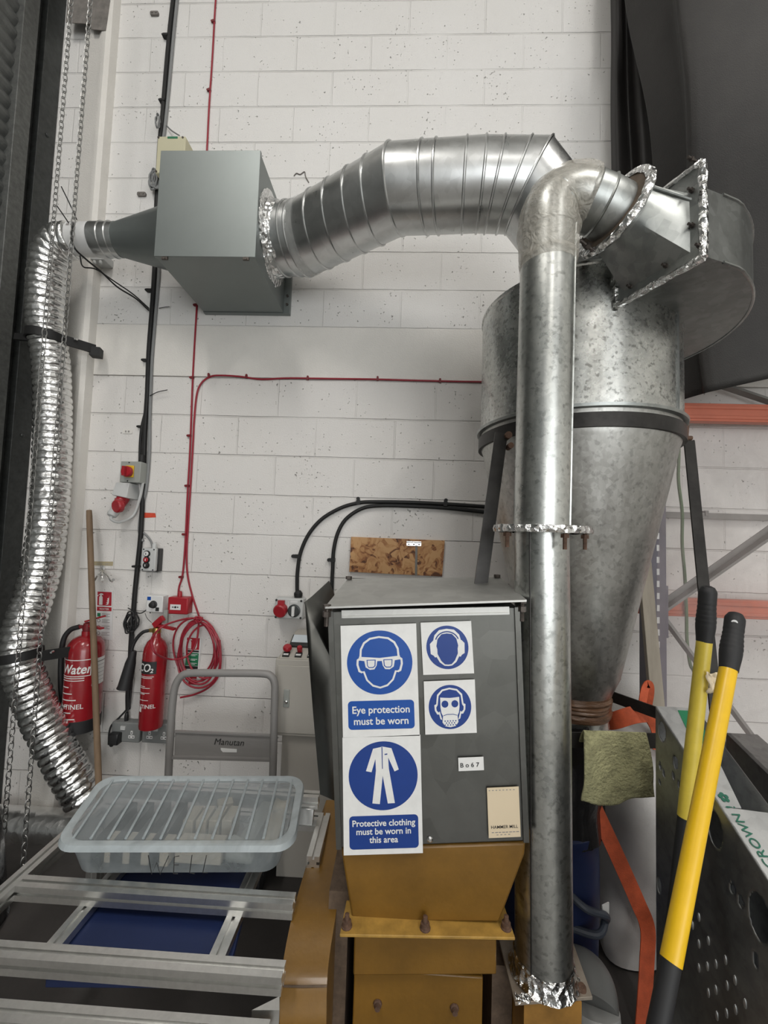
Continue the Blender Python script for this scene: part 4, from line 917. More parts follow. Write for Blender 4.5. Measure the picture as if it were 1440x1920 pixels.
for i, (rx, ry, ox, oy, dd) in enumerate([(48, 60, -6, -3, .03), (44, 56, -2, 0, .042), (36, 52, -6, -6, .036), (46, 62, 0, 6, .05), (40, 58, 2, 3, .055), (34, 50, 12, 0, .045)]):
    mb.tube([at(cc[0]+ox+rx*math.cos(2*PI*k/40)*(.85+.15*math.sin(PI*k/20+i)), cc[1]+oy-ry*math.sin(2*PI*k/40), -dd-.006*math.sin(k*.5)) for k in range(40)], .0052, 8, closed=True)
mb.tube(smooth([at(374, 1160, -.05), at(350, 1160, -.06), at(310, 1172, -.19), at(289, 1190, -.21), at(284, 1205, -.21), at(292, 1225, -.21), at(318, 1236, -.10), at(345, 1233, -.08), at(362, 1218, -.06), at(370, 1195, -.05), at(373, 1165, -.05)], 8), .0052, 8)
mb.tube(smooth([at(412, 1200, -.05), at(414, 1240, -.05), at(408, 1270, -.04), at(390, 1290, -.035), at(365, 1302, -.03), at(338, 1308, -.03)], 8), .0052, 8)
obj('coil', mb, m_redcab, coil)
mb = MB(); loops(mb, at(374, 1162, -.05), .014, .010, 5, .0048, .005, .012); obj('tie', mb, m_redcab, coil)
# black pair to the right
cable('power_cable', [(925, 951), (880, 948), (835, 945), (770, 942), (700, 941), (672, 943), (640, 952), (605, 972), (580, 1000), (564, 1035), (558, 1070), (557, 1100), (558, 1118)], .0105, m_black,
      'black cable arching across the wall into the interlocked socket', [(672, 942, .1), (835, 945, -.1), (557, 1043, VT)], m_black, clipsize=1.7)
cable('power_cable', [(925, 962), (880, 957), (830, 952), (770, 949), (715, 948), (680, 953), (650, 972), (634, 998), (626, 1030), (624, 1062), (622, 1120), (622, 1300)], .0105, m_black,
      'black cable arching down the wall behind the hopper', [(624, 1050, VT)], m_black, clipsize=1.7)
# thin stray ties and flex near the collar
mb = MB()
mb.tube(smooth([at(144, 412, -.2), at(132, 385, -.2), at(115, 350, -.19)], 6), .003, 6); mb.tube(smooth([at(130, 420, -.34), at(118, 402, -.33), at(106, 385, -.32)], 6), .003, 6)
mb.tube(smooth([at(138, 418, -.36), at(134, 440, -.37), at(140, 465, -.36), at(160, 485, -.3), at(190, 510, -.2), at(220, 538, -.1), at(255, 560, -.05), at(279, 582, -.02)], 8), .0045, 8)
mb.tube(smooth([at(150, 480, -.3), at(156, 500, -.2), at(180, 505, -.15), at(215, 528, -.08), at(250, 552, -.03), at(279, 578, -.015)], 8), .0035, 8)
mb.tube(smooth([at(298, 578, -.01), at(308, 576, -.012), at(318, 575, -.014)], 4), .002, 6)
o = obj('flex_lead', mb, m_black); tag(o, 'thin black leads tied around the top of the foil hose', 'cable')
mb = MB(); mb.tube(smooth([at(281, 742, -.02), at(296, 735, -.025), at(314, 731, -.03)], 5), .0025, 6); o = obj('cable_tie', mb, m_black); tag(o, 'long loose tail of a black tie sticking out from the cables', 'cable tie')
mb = MB(); q = at(190, 489, -.04); mb.box((q.x-.035, -.08, q.z-.02), (q.x+.045, 0, q.z+.025)); mb.cyl(q+V((-.015, -.03, -.02)), q+V((-.015, -.03, -.04)), .010, 8); mb.cyl(q+V((.02, -.03, -.02)), q+V((.02, -.03, -.04)), .010, 8)
o = obj('junction_box', mb, m_lgrey, bevel=.004); tag(o, 'small grey junction box under the white collar', 'junction box')
# cream box behind the filter box
root = thing('junction_box', 'cream junction box partly hidden behind the filter box', 'junction box', at(322, 330, -.04))
mb, fr, w, h = wallbox(293, 255, 346, 325, .10); obj('enclosure', mb, m_cream, root, bevel=.006)
mb = MB()
for u, v_ in ((.04, .96), (.9, .96), (.04, .05)): mb.lathe([(.006, 0), (.006, .003)], fr.p(u*w, v_*h), (0, -1, 0), 10)
obj('lid_screw', mb, m_bolt, root)
mb = MB(); mb.prism(rect(w*.36, h*.93, w*.72, h*.985), fr, 0, .001); obj('sticker', mb, m_green, root)
mb = MB(); loops(mb, at(293, 340, -.03), .02, .05, 6, .005, .01, .015); loops(mb, at(299, 235, -.02), .012, .035, 2, .004, .01, .006)
mb.tube(smooth([at(312, 235, -.02), at(322, 245, -.03), at(336, 254, -.06)], 5), .004, 6)
o = obj('flex_lead', mb, m_grey); tag(o, 'loops of grey flex around the cream junction box', 'cable')
# wall patches, plugs and pins
for (x, y, lab) in ((291, 28, 'grey wall tie plate near the top of the wall joint'), (267, 366, 'grey wall tie plate just above the cone reducer')):
    mb = MB(); fr = wallfr(x, y); mb.prism(rrect(-.026, -.012, .026, .012, .008), fr, -.002, .012); mb.lathe([(.004, .0), (.004, .004)], fr.p(-.012, 0, .012), (0, -1, 0), 8); mb.lathe([(.004, .0), (.004, .004)], fr.p(.012, 0, .012), (0, -1, 0), 8)
    o = obj('wall_tie_plate', mb, m_spall); tag(o, lab, 'plate')
mb = MB(); fr = wallfr(240, 809); mb.prism(rrect(-.028, -.013, .028, .013, .006), fr, -.002, .004); o = obj('wall_plate', mb, m_plain); tag(o, 'small painted-over wall plate above the isolator box', 'plate')
b_ = MB(); b_.prism(rect(-.014, -.006, -.006, .004), fr, .003, .005); b_.prism(rect(.002, -.006, .012, .004), fr, .003, .005); obj('mark', b_, m_greytext, o)
# isolator switch
root = thing('isolator_switch', 'grey isolator box with a red rotary knob on a yellow plate', 'switch', at(244, 905, -.04))
mb, fr, w, h = wallbox(225.5, 865, 263, 904.5, .075); obj('enclosure', mb, m_boxgrey, root, bevel=.003)
yp = MB(); c, w2, h2 = wbox(238, 873, 251, 895, .078); yp.box((c.x-.028, -.083, c.z-.033), (c.x+.02, -.074, c.z+.033)); obj('yellow_plate', yp, m_yellow, root, bevel=.003)
mb = MB(); q = at(236, 884, -.10); mb.lathe([(.026, 0), (.030, -.005), (.030, -.02), (.022, -.03)], (q.x+.006, -.113, q.z), (0, -1, 0), 24); mb.bar(V((q.x+.006, -.12, q.z-.026)), V((q.x+.006, -.12, q.z+.026)), .014, .03, (0, 1, 0)); obj('rotary_knob', mb, m_redpl, root)
mb = MB(); mb.lathe([(.004, 0), (.004, .002)], fr.p(w*.42, h*.94), (0, -1, 0), 8); mb.lathe([(.004, 0), (.004, .002)], fr.p(w*.40, h*.07), (0, -1, 0), 8); obj('lid_screw', mb, m_print, root)
mb = MB(); q = at(262, 862, -.05); mb.lathe([(.018, 0), (.018, .025), (.010, .045)], (q.x, -.03, q.z-.012), (0, 0, 1), 14); obj('cable_gland', mb, m_black, root)
mb = MB(); c, w2, h2 = wbox(264, 868, 272, 905, .03); mb.box((c.x-.012, -.05, c.z-h2/2), (c.x+.012, -.0, c.z+h2/2)); obj('side_bracket', mb, m_black, root)
# three-phase plug and socket below it
root = thing('power_socket', 'angled grey power socket with red cap and plug under the isolator box', 'socket', at(235, 945, -.06))
mb = MB(); c = at(236, 918, -.05)
tp = [V((c.x-.035, -.085, c.z+.035)), V((c.x+.04, -.085, c.z+.035)), V((c.x+.04, 0, c.z+.035)), V((c.x-.035, 0, c.z+.035))]
bt = [V((c.x-.045, -.10, c.z-.035)), V((c.x+.04, -.10, c.z-.05)), V((c.x+.055, 0, c.z-.055)), V((c.x-.03, 0, c.z-.055))]
mb.hexa(bt+tp); obj('angled_box', mb, m_lgrey, root, bevel=.003)
dn = V((-.20, -.55, -1)).normalized(); s0 = V((c.x-.005, -.055, c.z-.045))
mb = MB(); mb.lathe([(.032, 0), (.032, .02), (.030, .052)], s0, dn, 24); obj('red_collar', mb, m_redpl, root)
mb = MB(); mb.lathe([(.030, .050), (.034, .052), (.034, .062), (.026, .066), (.026, .11), (.022, .125), (.014, .128)], s0, dn, 24); pl_ = obj('plug', mb, m_lgrey, root)
mb = MB(); q = at(221, 949, -.15); mb.lathe([(.034, -.014), (.036, -.01), (.036, .008), (.030, .014)], q, (-.35, -1, -.15), 12); mb.bar(q+V((.02, .01, .02)), s0+dn*.015+V((-.02, -.02, 0)), .02, .014); obj('flap_cap', mb, m_redpl, root)
mb = MB(); e = s0+dn*.125; mb.tube(smooth([e, e+V((.004, .0, -.02)), e+V((.03, .03, -.03)), at(250, 966, -.03), at(262, 935, -.03), at(268, 905, -.04)], 8), .0075, 10); obj('flex', mb, m_lgrey, pl_)
fr = wallfr(565, 330)
mb = MB(); mb.tube(smooth([at(551, 330, -.002), at(556, 325, -.003), at(563, 327, -.003), at(571, 322, -.003), at(573, 331, -.004), at(579, 342, -.003)], 5), .003, 6); o = obj('loose_wire', mb, m_spall); tag(o, 'scrap of grey wire stuck on the wall above the duct elbow', 'wire')
# tapes
def tape(pts, m, lab, cat='tape'):
    mb = MB(); fr = wallfr(*pts[0]); P = [at(x, y, -.001) for x, y in pts]; mb.add([p+V((0, -.0006, 0)) for p in P]+P, [(0, 1, 2, 3), (7, 6, 5, 4), (0, 4, 5, 1), (1, 5, 6, 2), (2, 6, 7, 3), (3, 7, 4, 0)])
    return tag(obj('tape_strip', mb, m), lab, cat)
tape([(268, 961), (291, 962), (292.5, 970), (270, 971)], m_tape_o, 'strip of orange tape on the wall beside the black cable')
o = tape([(176.5, 1052.5), (212, 1053), (211.5, 1061), (176, 1060)], m_masking, 'strip of beige tape with faded lettering above the coat hook')
mb = MB(); fr = wallfr(194, 1060, .0018); text(mb, 'CO2 .  KEY', .016, fr, 0, .002, .0006); obj('lettering', mb, m_greytext, o, recalc=False)
# push-button station
root = thing('push_button_box', 'grey box with white, red and black push buttons beside the black cable', 'control box', at(281, 1072, -.03))
mb, fr, w, h = wallbox(266, 1028, 297, 1072, .045); obj('back_box', mb, m_blackgloss, root, bevel=.005)
mb, fr, w, h = wallbox(264.5, 1028, 291.5, 1071, .068, .046); obj('cover', mb, m_lgrey, root, bevel=.005)
for v_, m, r_ in ((.76, m_whitepl, .013), (.50, m_redpl, .013), (.26, m_print, .013)):
    b_ = MB(); b_.lathe([(.018, 0), (.018, .006), (.0165, .008)], fr.p(w*.40, h*v_), (0, -1, 0), 20); bz = obj('button_bezel', b_, m_black, root)
    b_ = MB(); b_.lathe([(r_, .004), (r_, .012), (r_*.8, .014)], fr.p(w*.40, h*v_), (0, -1, 0), 20); b = obj('push_button', b_, m, bz)
    b_ = MB(); b_.prism(sh(rect(-.002, -.006, .002, .006), w*.40, h*v_), fr, .014, .0146); obj('mark', b_, m_print if m is m_whitepl else m_whitepl, b)
mb = MB()
for u, v_ in ((.14, .95), (.86, .95), (.14, .06), (.86, .06)): mb.lathe([(.004, 0), (.004, .002)], fr.p(u*w, v_*h), (0, -1, 0), 8)
obj('lid_screw', mb, m_print, root)
mb = MB(); mb.lathe([(.012, 0), (.012, .02), (.008, .03)], fr.p(w*.72, h, -.02), (0, 0, 1), 12); obj('cable_gland', mb, m_lgrey, root)
# coat hook
root = thing('coat_hook', 'chrome three-armed coat hook on the wall beneath the beige tape', 'hook', at(192, 1080, -.03))
mb = MB(); q = at(192, 1070, -.004); mb.box((q.x-.012, -.008, q.z-.03), (q.x+.012, 0, q.z+.03)); obj('back_plate', mb, m_chrome, root, bevel=.002)
for dx in (-16, 0, 17):
    b_ = MB(); b_.tube(smooth([at(192, 1068, -.012), at(192+dx*.5, 1078, -.06), at(192+dx, 1090, -.075), at(192+dx*1.2, 1087, -.09)], 6), [.0055]*18+[.008], 10); obj('hook_arm', b_, m_chrome, root)
# dial box, call point
root = thing('thermostat', 'white control box with a black dial next to the red call point', 'thermostat', at(290, 1140, -.03))
mb, fr, w, h = wallbox(274, 1117, 305, 1148, .055); obj('case', mb, m_whitepl, root, bevel=.004)
mb = MB(); mb.lathe([(.021, 0), (.021, .004), (.016, .006), (.015, .022), (.011, .024)], fr.p(w*.45, h*.47), (0, -1, 0), 24); obj('dial', mb, m_print, root)
mb = MB(); mb.prism(rect(w*.6, h*.08, w*.80, h*.30), fr, 0, .003); obj('rocker', mb, m_print, root)
mb = MB(); mb.prism(rect(w*.05, h*.72, w*.27, h*.93), fr, 0, .0008); obj('sticker', mb, m_blue, root)
root = thing('fire_call_point', 'red break-glass fire alarm call point on the wall', 'call point', at(334, 1150, -.03))
mb, fr, w, h = wallbox(314, 1120, 352, 1152, .058); obj('case', mb, m_redpl, root, bevel=.006)
g_ = MB(); g_.prism(rect(w*.14, h*.26, w*.66, h*.58), fr, 0, .002); gp = obj('glass_panel', g_, m_whitepl, root)
g_ = MB(); g_.prism(disc(w*.40, h*.42, .006, 12), fr, .002, .003); g_.prism([(w*.22, h*.42), (w*.31, h*.47), (w*.31, h*.37)], fr, .002, .003); g_.prism([(w*.58, h*.42), (w*.49, h*.37), (w*.49, h*.47)], fr, .002, .003); obj('mark', g_, m_print, gp)
mb = MB(); mb.lathe([(.011, 0), (.011, .02), (.007, .03)], fr.p(w*.45, h, -.03), (0, 0, 1), 12); obj('cable_gland', mb, m_redpl, root)

# fire action notices
def ext_icon(u, v_, k):   # little extinguisher
    return [sh([(-.28, -1), (.28, -1), (.28, .35), (.14, .55), (.14, .7), (-.14, .7), (-.14, .55), (-.28, .35)], u, v_, k), sh([(-.35, .72), (.4, .72), (.3, .95), (-.05, 1), (-.6, .55), (-.5, .45)], u, v_, k)]
def flame_icon(u, v_, k):
    return [sh([(-.4+.1*i, -.95+.4*i), (-.1+.1*i, -.75+.4*i), (.3+.02*i, -.25+.4*i), (.1, -.95+.3*i)], u, v_, k) for i in range(4)]
def lines(u, v_, w, n, dv, h): return [rect(u, v_-dv*i, u+w*(1 if i % 2 == 0 else .72), v_-dv*i+h) for i in range(n)]
def notice_water(root, g):
    p = part('red_panel', [rect(5, 152, 65, 214)], g, .0005, m_redsign, root)
    part('pictogram', ext_icon(20, 181, 26)+flame_icon(49, 178, 22), g, .0009, m_sign, p)
    q = part('title_band', [rect(4, 128, 66, 146)], g, .0005, m_redsign, root)
    letters('lettering', [('WATER', 12, 35, 132.5)], g, .0009, m_sign, q, bold=.01)
    part('green_mark', [rect(6, 102, 20, 118)], g, .0005, m_green, root)
    part('symbol', [[(13+7*math.cos(a)*r, y+7*math.sin(a)*r) for a in [2*PI*i/20 for i in range(20)]] for y in (84, 56, 28) for r in (1,)], g, .0005, m_print, root)
    part('symbol_centre', [disc(13, y, 5.4, 16) for y in (84, 56, 28)], g, .0008, m_sign, root)
    part('small_print', [r for y in (114, 88, 60, 32) for r in lines(26, y, 34, 3, 6, 2.2)], g, .0005, m_greytext, root)
sign('fire_notice', [(181, 1106.5), (211, 1107.5), (209.5, 1200), (178.5, 1198.5)], 70, 220, 'fire extinguisher notice reading WATER above the water extinguisher', notice_water, m=m_whitepl, Y=-.004)
def notice_co2(root, g):
    p = part('red_panel', [rect(8, 218, 72, 282)], g, .0005, m_redsign, root)
    part('pictogram', ext_icon(24, 249, 27)+flame_icon(55, 246, 24), g, .0009, m_sign, p)
    part('title_band', [rect(8, 204, 72, 214)], g, .0005, m_print, root)
    q = part('green_panel', [rect(8, 130, 72, 200)], g, .0005, m_green, root)
    part('small_print', [r for y in (190, 165, 143) for r in lines(32, y, 34, 2, 6, 2.5)]+[rect(16, 184, 26, 190), rect(16, 160, 26, 172)], g, .0009, m_sign, q)
    part('black_band', [rect(8, 112, 72, 128)], g, .0005, m_print, root)
    part('red_text_panel', [rect(30, 60, 70, 108), rect(30, 28, 70, 56)], g, .0005, m_redsign, root)
    part('symbol', [disc(16, 78, 10, 20), disc(16, 44, 10, 20)], g, .0005, m_print, root)
    part('symbol_centre', [disc(16, 78, 7.5, 20), disc(16, 44, 7.5, 20)], g, .0008, m_sign, root)
sign('fire_notice', [(348, 1193), (376, 1194), (371, 1294), (341, 1292)], 80, 288, 'fire extinguisher notice with a green panel behind the red cable coil', notice_co2, m=m_whitepl, Y=-.004)

# extinguishers
def wrapfr(cx, cy, R, a0):   # map (u along the curve, v up) onto a cylinder
    class G:
        def p(s, u, v_, d=0):
            a = a0+u/R; return V((cx+(R+d)*math.cos(a), cy+(R+d)*math.sin(a), v_))
    return G()
def wrect(mb, g, u0, v0, u1, v1, d, n=8):
    mb.grid(lambda a, b: g.p(u0+(u1-u0)*a, v0+(v1-v0)*b, d), n, 1); return mb
def wtext(mb, txt, size, g, u, v_, d, **k):
    vs, fs = text_geo(txt, size, **k); mb.add([g.p(u+a, v_+b, d) for a, b in vs], fs); return mb
# water
ec = at(157, 1280, -.10); ER = .088; EZ0, EZ1 = at(157, 1366, -.10).z, at(157, 1200, -.10).z
root = thing('water_extinguisher', 'red water fire extinguisher with black base ring hanging by the pier', 'fire extinguisher', (ec.x, -.10, EZ0))
mb = MB(); mb.lathe([(ER-.001, EZ0+.06), (ER, EZ0+.07), (ER, EZ1-.045), (ER*.93, EZ1-.015), (ER*.72, EZ1+.012), (ER*.4, EZ1+.026), (.026, EZ1+.028), (.026, EZ1+.05)], (ec.x, -.10, 0), seg=56); obj('cylinder', mb, m_red, root)
mb = MB(); mb.lathe([(ER-.012, EZ0), (ER+.002, EZ0+.004), (ER+.003, EZ0+.066), (ER-.002, EZ0+.07)], (ec.x, -.10, 0), seg=56); obj('base_ring', mb, m_blackrub, root)
vt = V((ec.x, -.10, EZ1+.05))
mb = MB(); mb.lathe([(.022, 0), (.024, .01), (.02, .04), (.012, .045)], vt, (0, 0, 1), 20); mb.bar(vt+V((-.05, 0, .02)), vt+V((-.02, 0, .02)), .016, .016); valve = obj('valve', mb, m_redclip, root)
mb = MB(); mb.bar(vt+V((-.01, 0, .05)), vt+V((.10, -.02, .085)), .024, .008); mb.bar(vt+V((-.005, 0, .03)), vt+V((.095, -.02, .02)), .024, .008); obj('lever', mb, m_redpl, valve)
mb = MB(); mb.tube(smooth([vt+V((-.045, 0, .02)), vt+V((-.09, -.01, .0)), vt+V((-.115, -.02, -.06)), vt+V((-.112, -.025, -.2)), vt+V((-.100, -.02, -.34)), vt+V((-.094, 0, -.42))], 8), .013, 12); obj('hose', mb, m_blackrub, root)
A0_ = math.radians(-75)
g = wrapfr(ec.x, -.10, ER, A0_)
mb = MB(); v0 = at(150, 1258, -.19).z; wtext(mb, 'Water', .066, g, -.012, v0-.018, .0012, bold=.02, sx=.85, shear=.2)
for (u0, u1, a, b) in ((-.09, .062, .048, .052), (-.09, .062, -.034, -.030), (.058, .062, -.034, .052)): wrect(mb, g, u0, v0+a, u1, v0+b, .0012)
for i in range(2): wrect(mb, g, -.085, v0-.044-.012*i, .035, v0-.040-.012*i, .0012)
for i in range(6): wrect(mb, g, -.08, v0-.09-.032*i, -.035+.02*(i % 3), v0-.085-.032*i, .0012)
wtext(mb, 'SENTINEL', .034, g, -.035, at(150, 1328, -.19).z-.01, .0012, bold=.012)
obj('lettering', mb, m_sign, root, recalc=False)
mb = MB(); z0, z1 = at(182, 1292, -.18).z, at(182, 1240, -.18).z; wrect(mb, g, .068, z0, .15, z1, .001); pn = obj('inspection_label', mb, m_sign, root, recalc=False)
mb = MB(); wrect(mb, g, .07, z1-.022, .148, z1-.016, .0016); [wrect(mb, g, .074, z0+.02+.02*i, .142, z0+.022+.02*i, .0016) for i in range(5)]; obj('ruled_line', mb, m_greytext, pn, recalc=False)
# CO2
ec = at(288, 1280, -.09); R2 = .060; z0, z1 = at(288, 1364, -.09).z, at(288, 1205, -.09).z
root = thing('carbon_dioxide_extinguisher', 'slim red CO2 fire extinguisher with a black horn beside the cable coil', 'fire extinguisher', (ec.x, -.09, z0))
mb = MB(); mb.lathe([(R2-.012, z0), (R2-.002, z0+.006), (R2, z0+.02), (R2, z1-.05), (R2*.93, z1-.02), (R2*.72, z1+.008), (R2*.42, z1+.025), (.022, z1+.03), (.020, z1+.055)], (ec.x, -.09, 0), seg=48); obj('cylinder', mb, m_red, root)
vt = V((ec.x, -.09, z1+.05))
mb = MB(); mb.lathe([(.018, 0), (.022, .005), (.020, .03), (.014, .034)], vt, (0, 0, 1), 18); mb.bar(vt+V((-.04, 0, .015)), vt+V((0, 0, .015)), .018, .018); val = obj('valve', mb, m_brass, root)
mb = MB(); mb.bar(vt+V((-.015, 0, .04)), vt+V((.035, -.01, .085)), .02, .03); mb.bar(vt+V((.0, 0, .045)), vt+V((.105, -.015, .03)), .022, .012); obj('lever', mb, m_redpl, val)
mb = MB(); mb.bar(vt+V((.03, .03, .05)), vt+V((.03, .03, .12)), .02, .02); obj('wall_bracket', mb, m_boxgrey, root)
mb = MB(); mb.tube(smooth([vt+V((-.035, 0, .015)), vt+V((-.07, -.01, .005)), vt+V((-.10, -.015, -.03)), at(248, 1214, -.11), at(247, 1226, -.11)], 6), .009, 12); obj('hose', mb, m_blackrub, root)
h0, h1 = at(250, 1222, -.11), at(233, 1291, -.12)
mb = MB(); mb.lathe([(.014, -.005), (.017, 0), (.020, .03), (.026, .06), (.034, (h1-h0).length-.01), (.037, (h1-h0).length)], h0, h1-h0, 28); obj('horn', mb, m_blackrub, root)
mb = MB(); mb.tube(smooth([vt+V((-.02, -.02, .06)), vt+V((-.04, -.03, .085)), at(272, 1150, -.04)], 4), .0015, 5); obj('safety_pin', mb, m_bolt, val)
g = wrapfr(ec.x, -.09, R2, math.radians(-80))
mb = MB(); vv = at(288, 1254, -.15).z; wrect(mb, g, -.085, vv-.030, .03, vv+.034, .001, 12); bl2 = obj('black_band', mb, m_print, root, recalc=False)
mb = MB(); wtext(mb, 'CO', .056, g, -.034, vv-.016, .002, bold=.02, sx=.85, shear=.15); wtext(mb, '2', .030, g, .008, vv-.022, .002, bold=.02, shear=.15); obj('lettering', mb, m_sign, bl2, recalc=False)
mb = MB()
for (dy, u1) in ((-.045, .02), (-.052, .012), (-.095, -.02), (-.103, .005), (-.128, .005), (-.134, -.02), (-.165, 0)): wrect(mb, g, -.06, vv+dy, u1, vv+dy+.003, .001)
wrect(mb, g, -.055, vv-.225, -.035, vv-.20, .001)
wtext(mb, 'SENTINEL', .028, g, -.025, at(288, 1326, -.15).z-.01, .001, bold=.012); obj('small_print', mb, m_sign, root, recalc=False)

# metal-clad twin sockets
def socket(x0, y0, x1, y1, lab, faces, sticker):
    root = thing('twin_socket', lab, 'socket', at((x0+x1)/2, y1, -.03))
    mb, fr, w, h = wallbox(x0, y0, x1, y1, .055); obj('metal_box', mb, m_socket, root, bevel=.006)
    for u in faces:
        b_ = MB(); b_.prism(sh(rrect(-.017, -.002, .017, .014, .003), u*w, h*.24), fr, 0, .001); b_.prism(sh(rrect(-.006, .018, .006, .038, .004), u*w, h*.24), fr, 0, .001); f_ = obj('outlet', b_, m_whitepl, root)
        b_ = MB(); b_.prism(sh(rect(-.013, .003, -.006, .008), u*w, h*.24), fr, .001, .0015); b_.prism(sh(rect(.006, .003, .013, .008), u*w, h*.24), fr, .001, .0015); b_.prism(sh(rect(-.002, .023, .002, .031), u*w, h*.24), fr, .001, .0015); obj('pin_slot', b_, m_print, f_)
    b_ = MB(); b_.prism(sh(rrect(-.013, -.010, .013, .010, .002), sticker*w, h*.74), fr, 0, .006); obj('rocker', b_, m_lgrey, root)
socket(208, 1355, 262, 1392, 'metal-clad twin socket with a black plug in its end', [.72], .42)
socket(266, 1357, 318, 1394, 'metal-clad twin socket under the CO2 extinguisher', [.28, .80], .5)

# interlocked socket
root = thing('interlocked_socket', 'grey wall socket with red cap and rotary switch under the arching cable', 'socket', at(543, 1162, -.04))
mb, fr, w, h = wallbox(515, 1122, 568, 1161, .075); obj('enclosure', mb, m_lgrey, root, bevel=.008)
mb = MB(); c_ = fr.p(w*.24, h*.45); mb.lathe([(.034, -.01), (.036, .006), (.036, .026), (.030, .032)], c_, (-.15, -1, -.25), 24); mb.bar(c_+V((-.018, -.004, .04)), c_+V((.018, -.004, .04)), .022, .02); obj('red_cap', mb, m_redpl, root)
mb = MB(); mb.lathe([(.034, 0), (.034, .006), (.026, .008), (.026, .014)], fr.p(w*.69, h*.42), (0, -1, 0), 28); kn = obj('switch_boss', mb, m_knob, root)
mb = MB(); mb.prism(sh(rrect(-.007, -.026, .007, .026, .005), w*.69, h*.42), fr, .012, .028); obj('switch_handle', mb, m_whitepl, kn)
mb = MB(); mb.prism(rect(w*.55, h*.80, w*.80, h*.90), fr, 0, .001); mb.prism(rect(w*.465, h*.15, w*.485, h*.85), fr, 0, .002); obj('label_strip', mb, m_whitepl, root)
mb = MB()
for u, v_ in ((.05, .9), (.93, .9), (.05, .08), (.93, .08)): mb.lathe([(.006, 0), (.006, .003)], fr.p(u*w, v_*h), (0, -1, 0), 10)
obj('lid_screw', mb, m_print, root)
mb = MB(); q = at(559, 1120, -.03); mb.lathe([(.022, 0), (.022, .02), (.024, .022), (.024, .035), (.012, .05)], (q.x, -.03, q.z-.012), (0, 0, 1), 12); obj('cable_gland', mb, m_black, root)

# control cabinet on a pedestal
CYF = -.34
cx0, cx1 = at(514, 1300, CYF).x, .02
cz0, cz1 = at(520, 1379, CYF).z, at(530, 1236, CYF).z
root = thing('control_cabinet', 'beige control cabinet with a sloped meter panel beside the hopper', 'cabinet', ((cx0+cx1)/2, -.2, cz0))
zt = at(560, 1186, -.14).z
mb = MB(); xs0, xs1 = cx0+.02, cx1-.02
mb.hexa([(cx0, CYF, cz0), (cx1, CYF, cz0), (cx1, -.05, cz0), (cx0, -.05, cz0), (cx0, CYF, cz1), (cx1, CYF, cz1), (cx1, -.05, cz1), (cx0, -.05, cz1)])
obj('case', mb, m_cab, root, bevel=.004)
mb = MB(); mb.hexa([(cx0+.01, CYF+.005, cz1), (cx1-.01, CYF+.005, cz1), (cx1-.01, -.06, cz1), (cx0+.01, -.06, cz1), (cx0+.035, -.15, zt), (cx1-.035, -.15, zt), (cx1-.035, -.06, zt), (cx0+.035, -.06, zt)]); con = obj('sloped_console', mb, m_cab, root, bevel=.004)
d0, d1, d2, d3 = at(521, 1247, CYF-.004), at(600, 1247, CYF-.004), at(600, 1374, CYF-.004), at(519, 1374, CYF-.004)
dx1 = cx1-.03
mb = MB(); mb.box((d0.x, CYF-.006, d3.z), (dx1, CYF, d0.z)); dr = obj('door', mb, m_cab, root, bevel=.003)
q0, q1 = at(532.5, 1292, CYF-.008), at(542, 1326, CYF-.008)
mb = MB(); mb.box((q0.x, CYF-.012, q1.z), (q1.x, CYF-.005, q0.z)); hd = obj('latch_handle', mb, m_boxgrey, dr, bevel=.003)
mb = MB(); mb.lathe([(.008, 0), (.008, .006), (.005, .009)], ((q0.x+q1.x)/2, CYF-.012, q1.z+.025), (0, -1, 0), 14); obj('lock', mb, m_chrome, hd)
e0, e1 = V((0, CYF+.005, cz1)), V((0, -.15, zt)); sl = (e1-e0); slope = sl.length
SF = Fr((cx0, CYF+.005, cz1), (1, 0, 0), sl)
mx = at(546, 1200, -.22).x-cx0
mb = MB(); mb.prism(rect(mx, slope*.42, mx+.16, slope*.86), SF, 0, .012); mt = obj('meter', mb, m_print, con, bevel=.002)
mb = MB(); mb.prism(rect(mx+.006, slope*.55, mx+.154, slope*.84), SF, .012, .0135); obj('meter_face', mb, m_meter, mt)
bxs = [at(537, 1225, -.30).x-cx0, at(560, 1227, -.30).x-cx0]; bxs.append(bxs[1]*2-bxs[0])
for i, u in enumerate(bxs):
    b_ = MB(); b_.prism(rect(u-.014, slope*.07, u+.018, slope*.22), SF, 0, .006); bb = obj('button_plate', b_, m_print, con)
    b_ = MB(); b_.prism(rect(u-.010, slope*.10, u+.014, slope*.15), SF, .006, .008); obj('name_strip', b_, m_whitepl, bb)
    b_ = MB(); qq = SF.p(u+.002, slope*.27, .0); r_ = .021 if i == 0 else .013; b_.lathe([(.012, 0), (.012, .014), (r_, .016), (r_, .026), (r_*.8, .032)], qq, SF.n, 20); obj('push_button', b_, m_redpl, con)
mb = MB(); mb.box((at(527, 1420, CYF+.03).x, CYF+.03, 0), (cx1-.04, -.06, cz0)); obj('pedestal', mb, m_cab, root, bevel=.004)

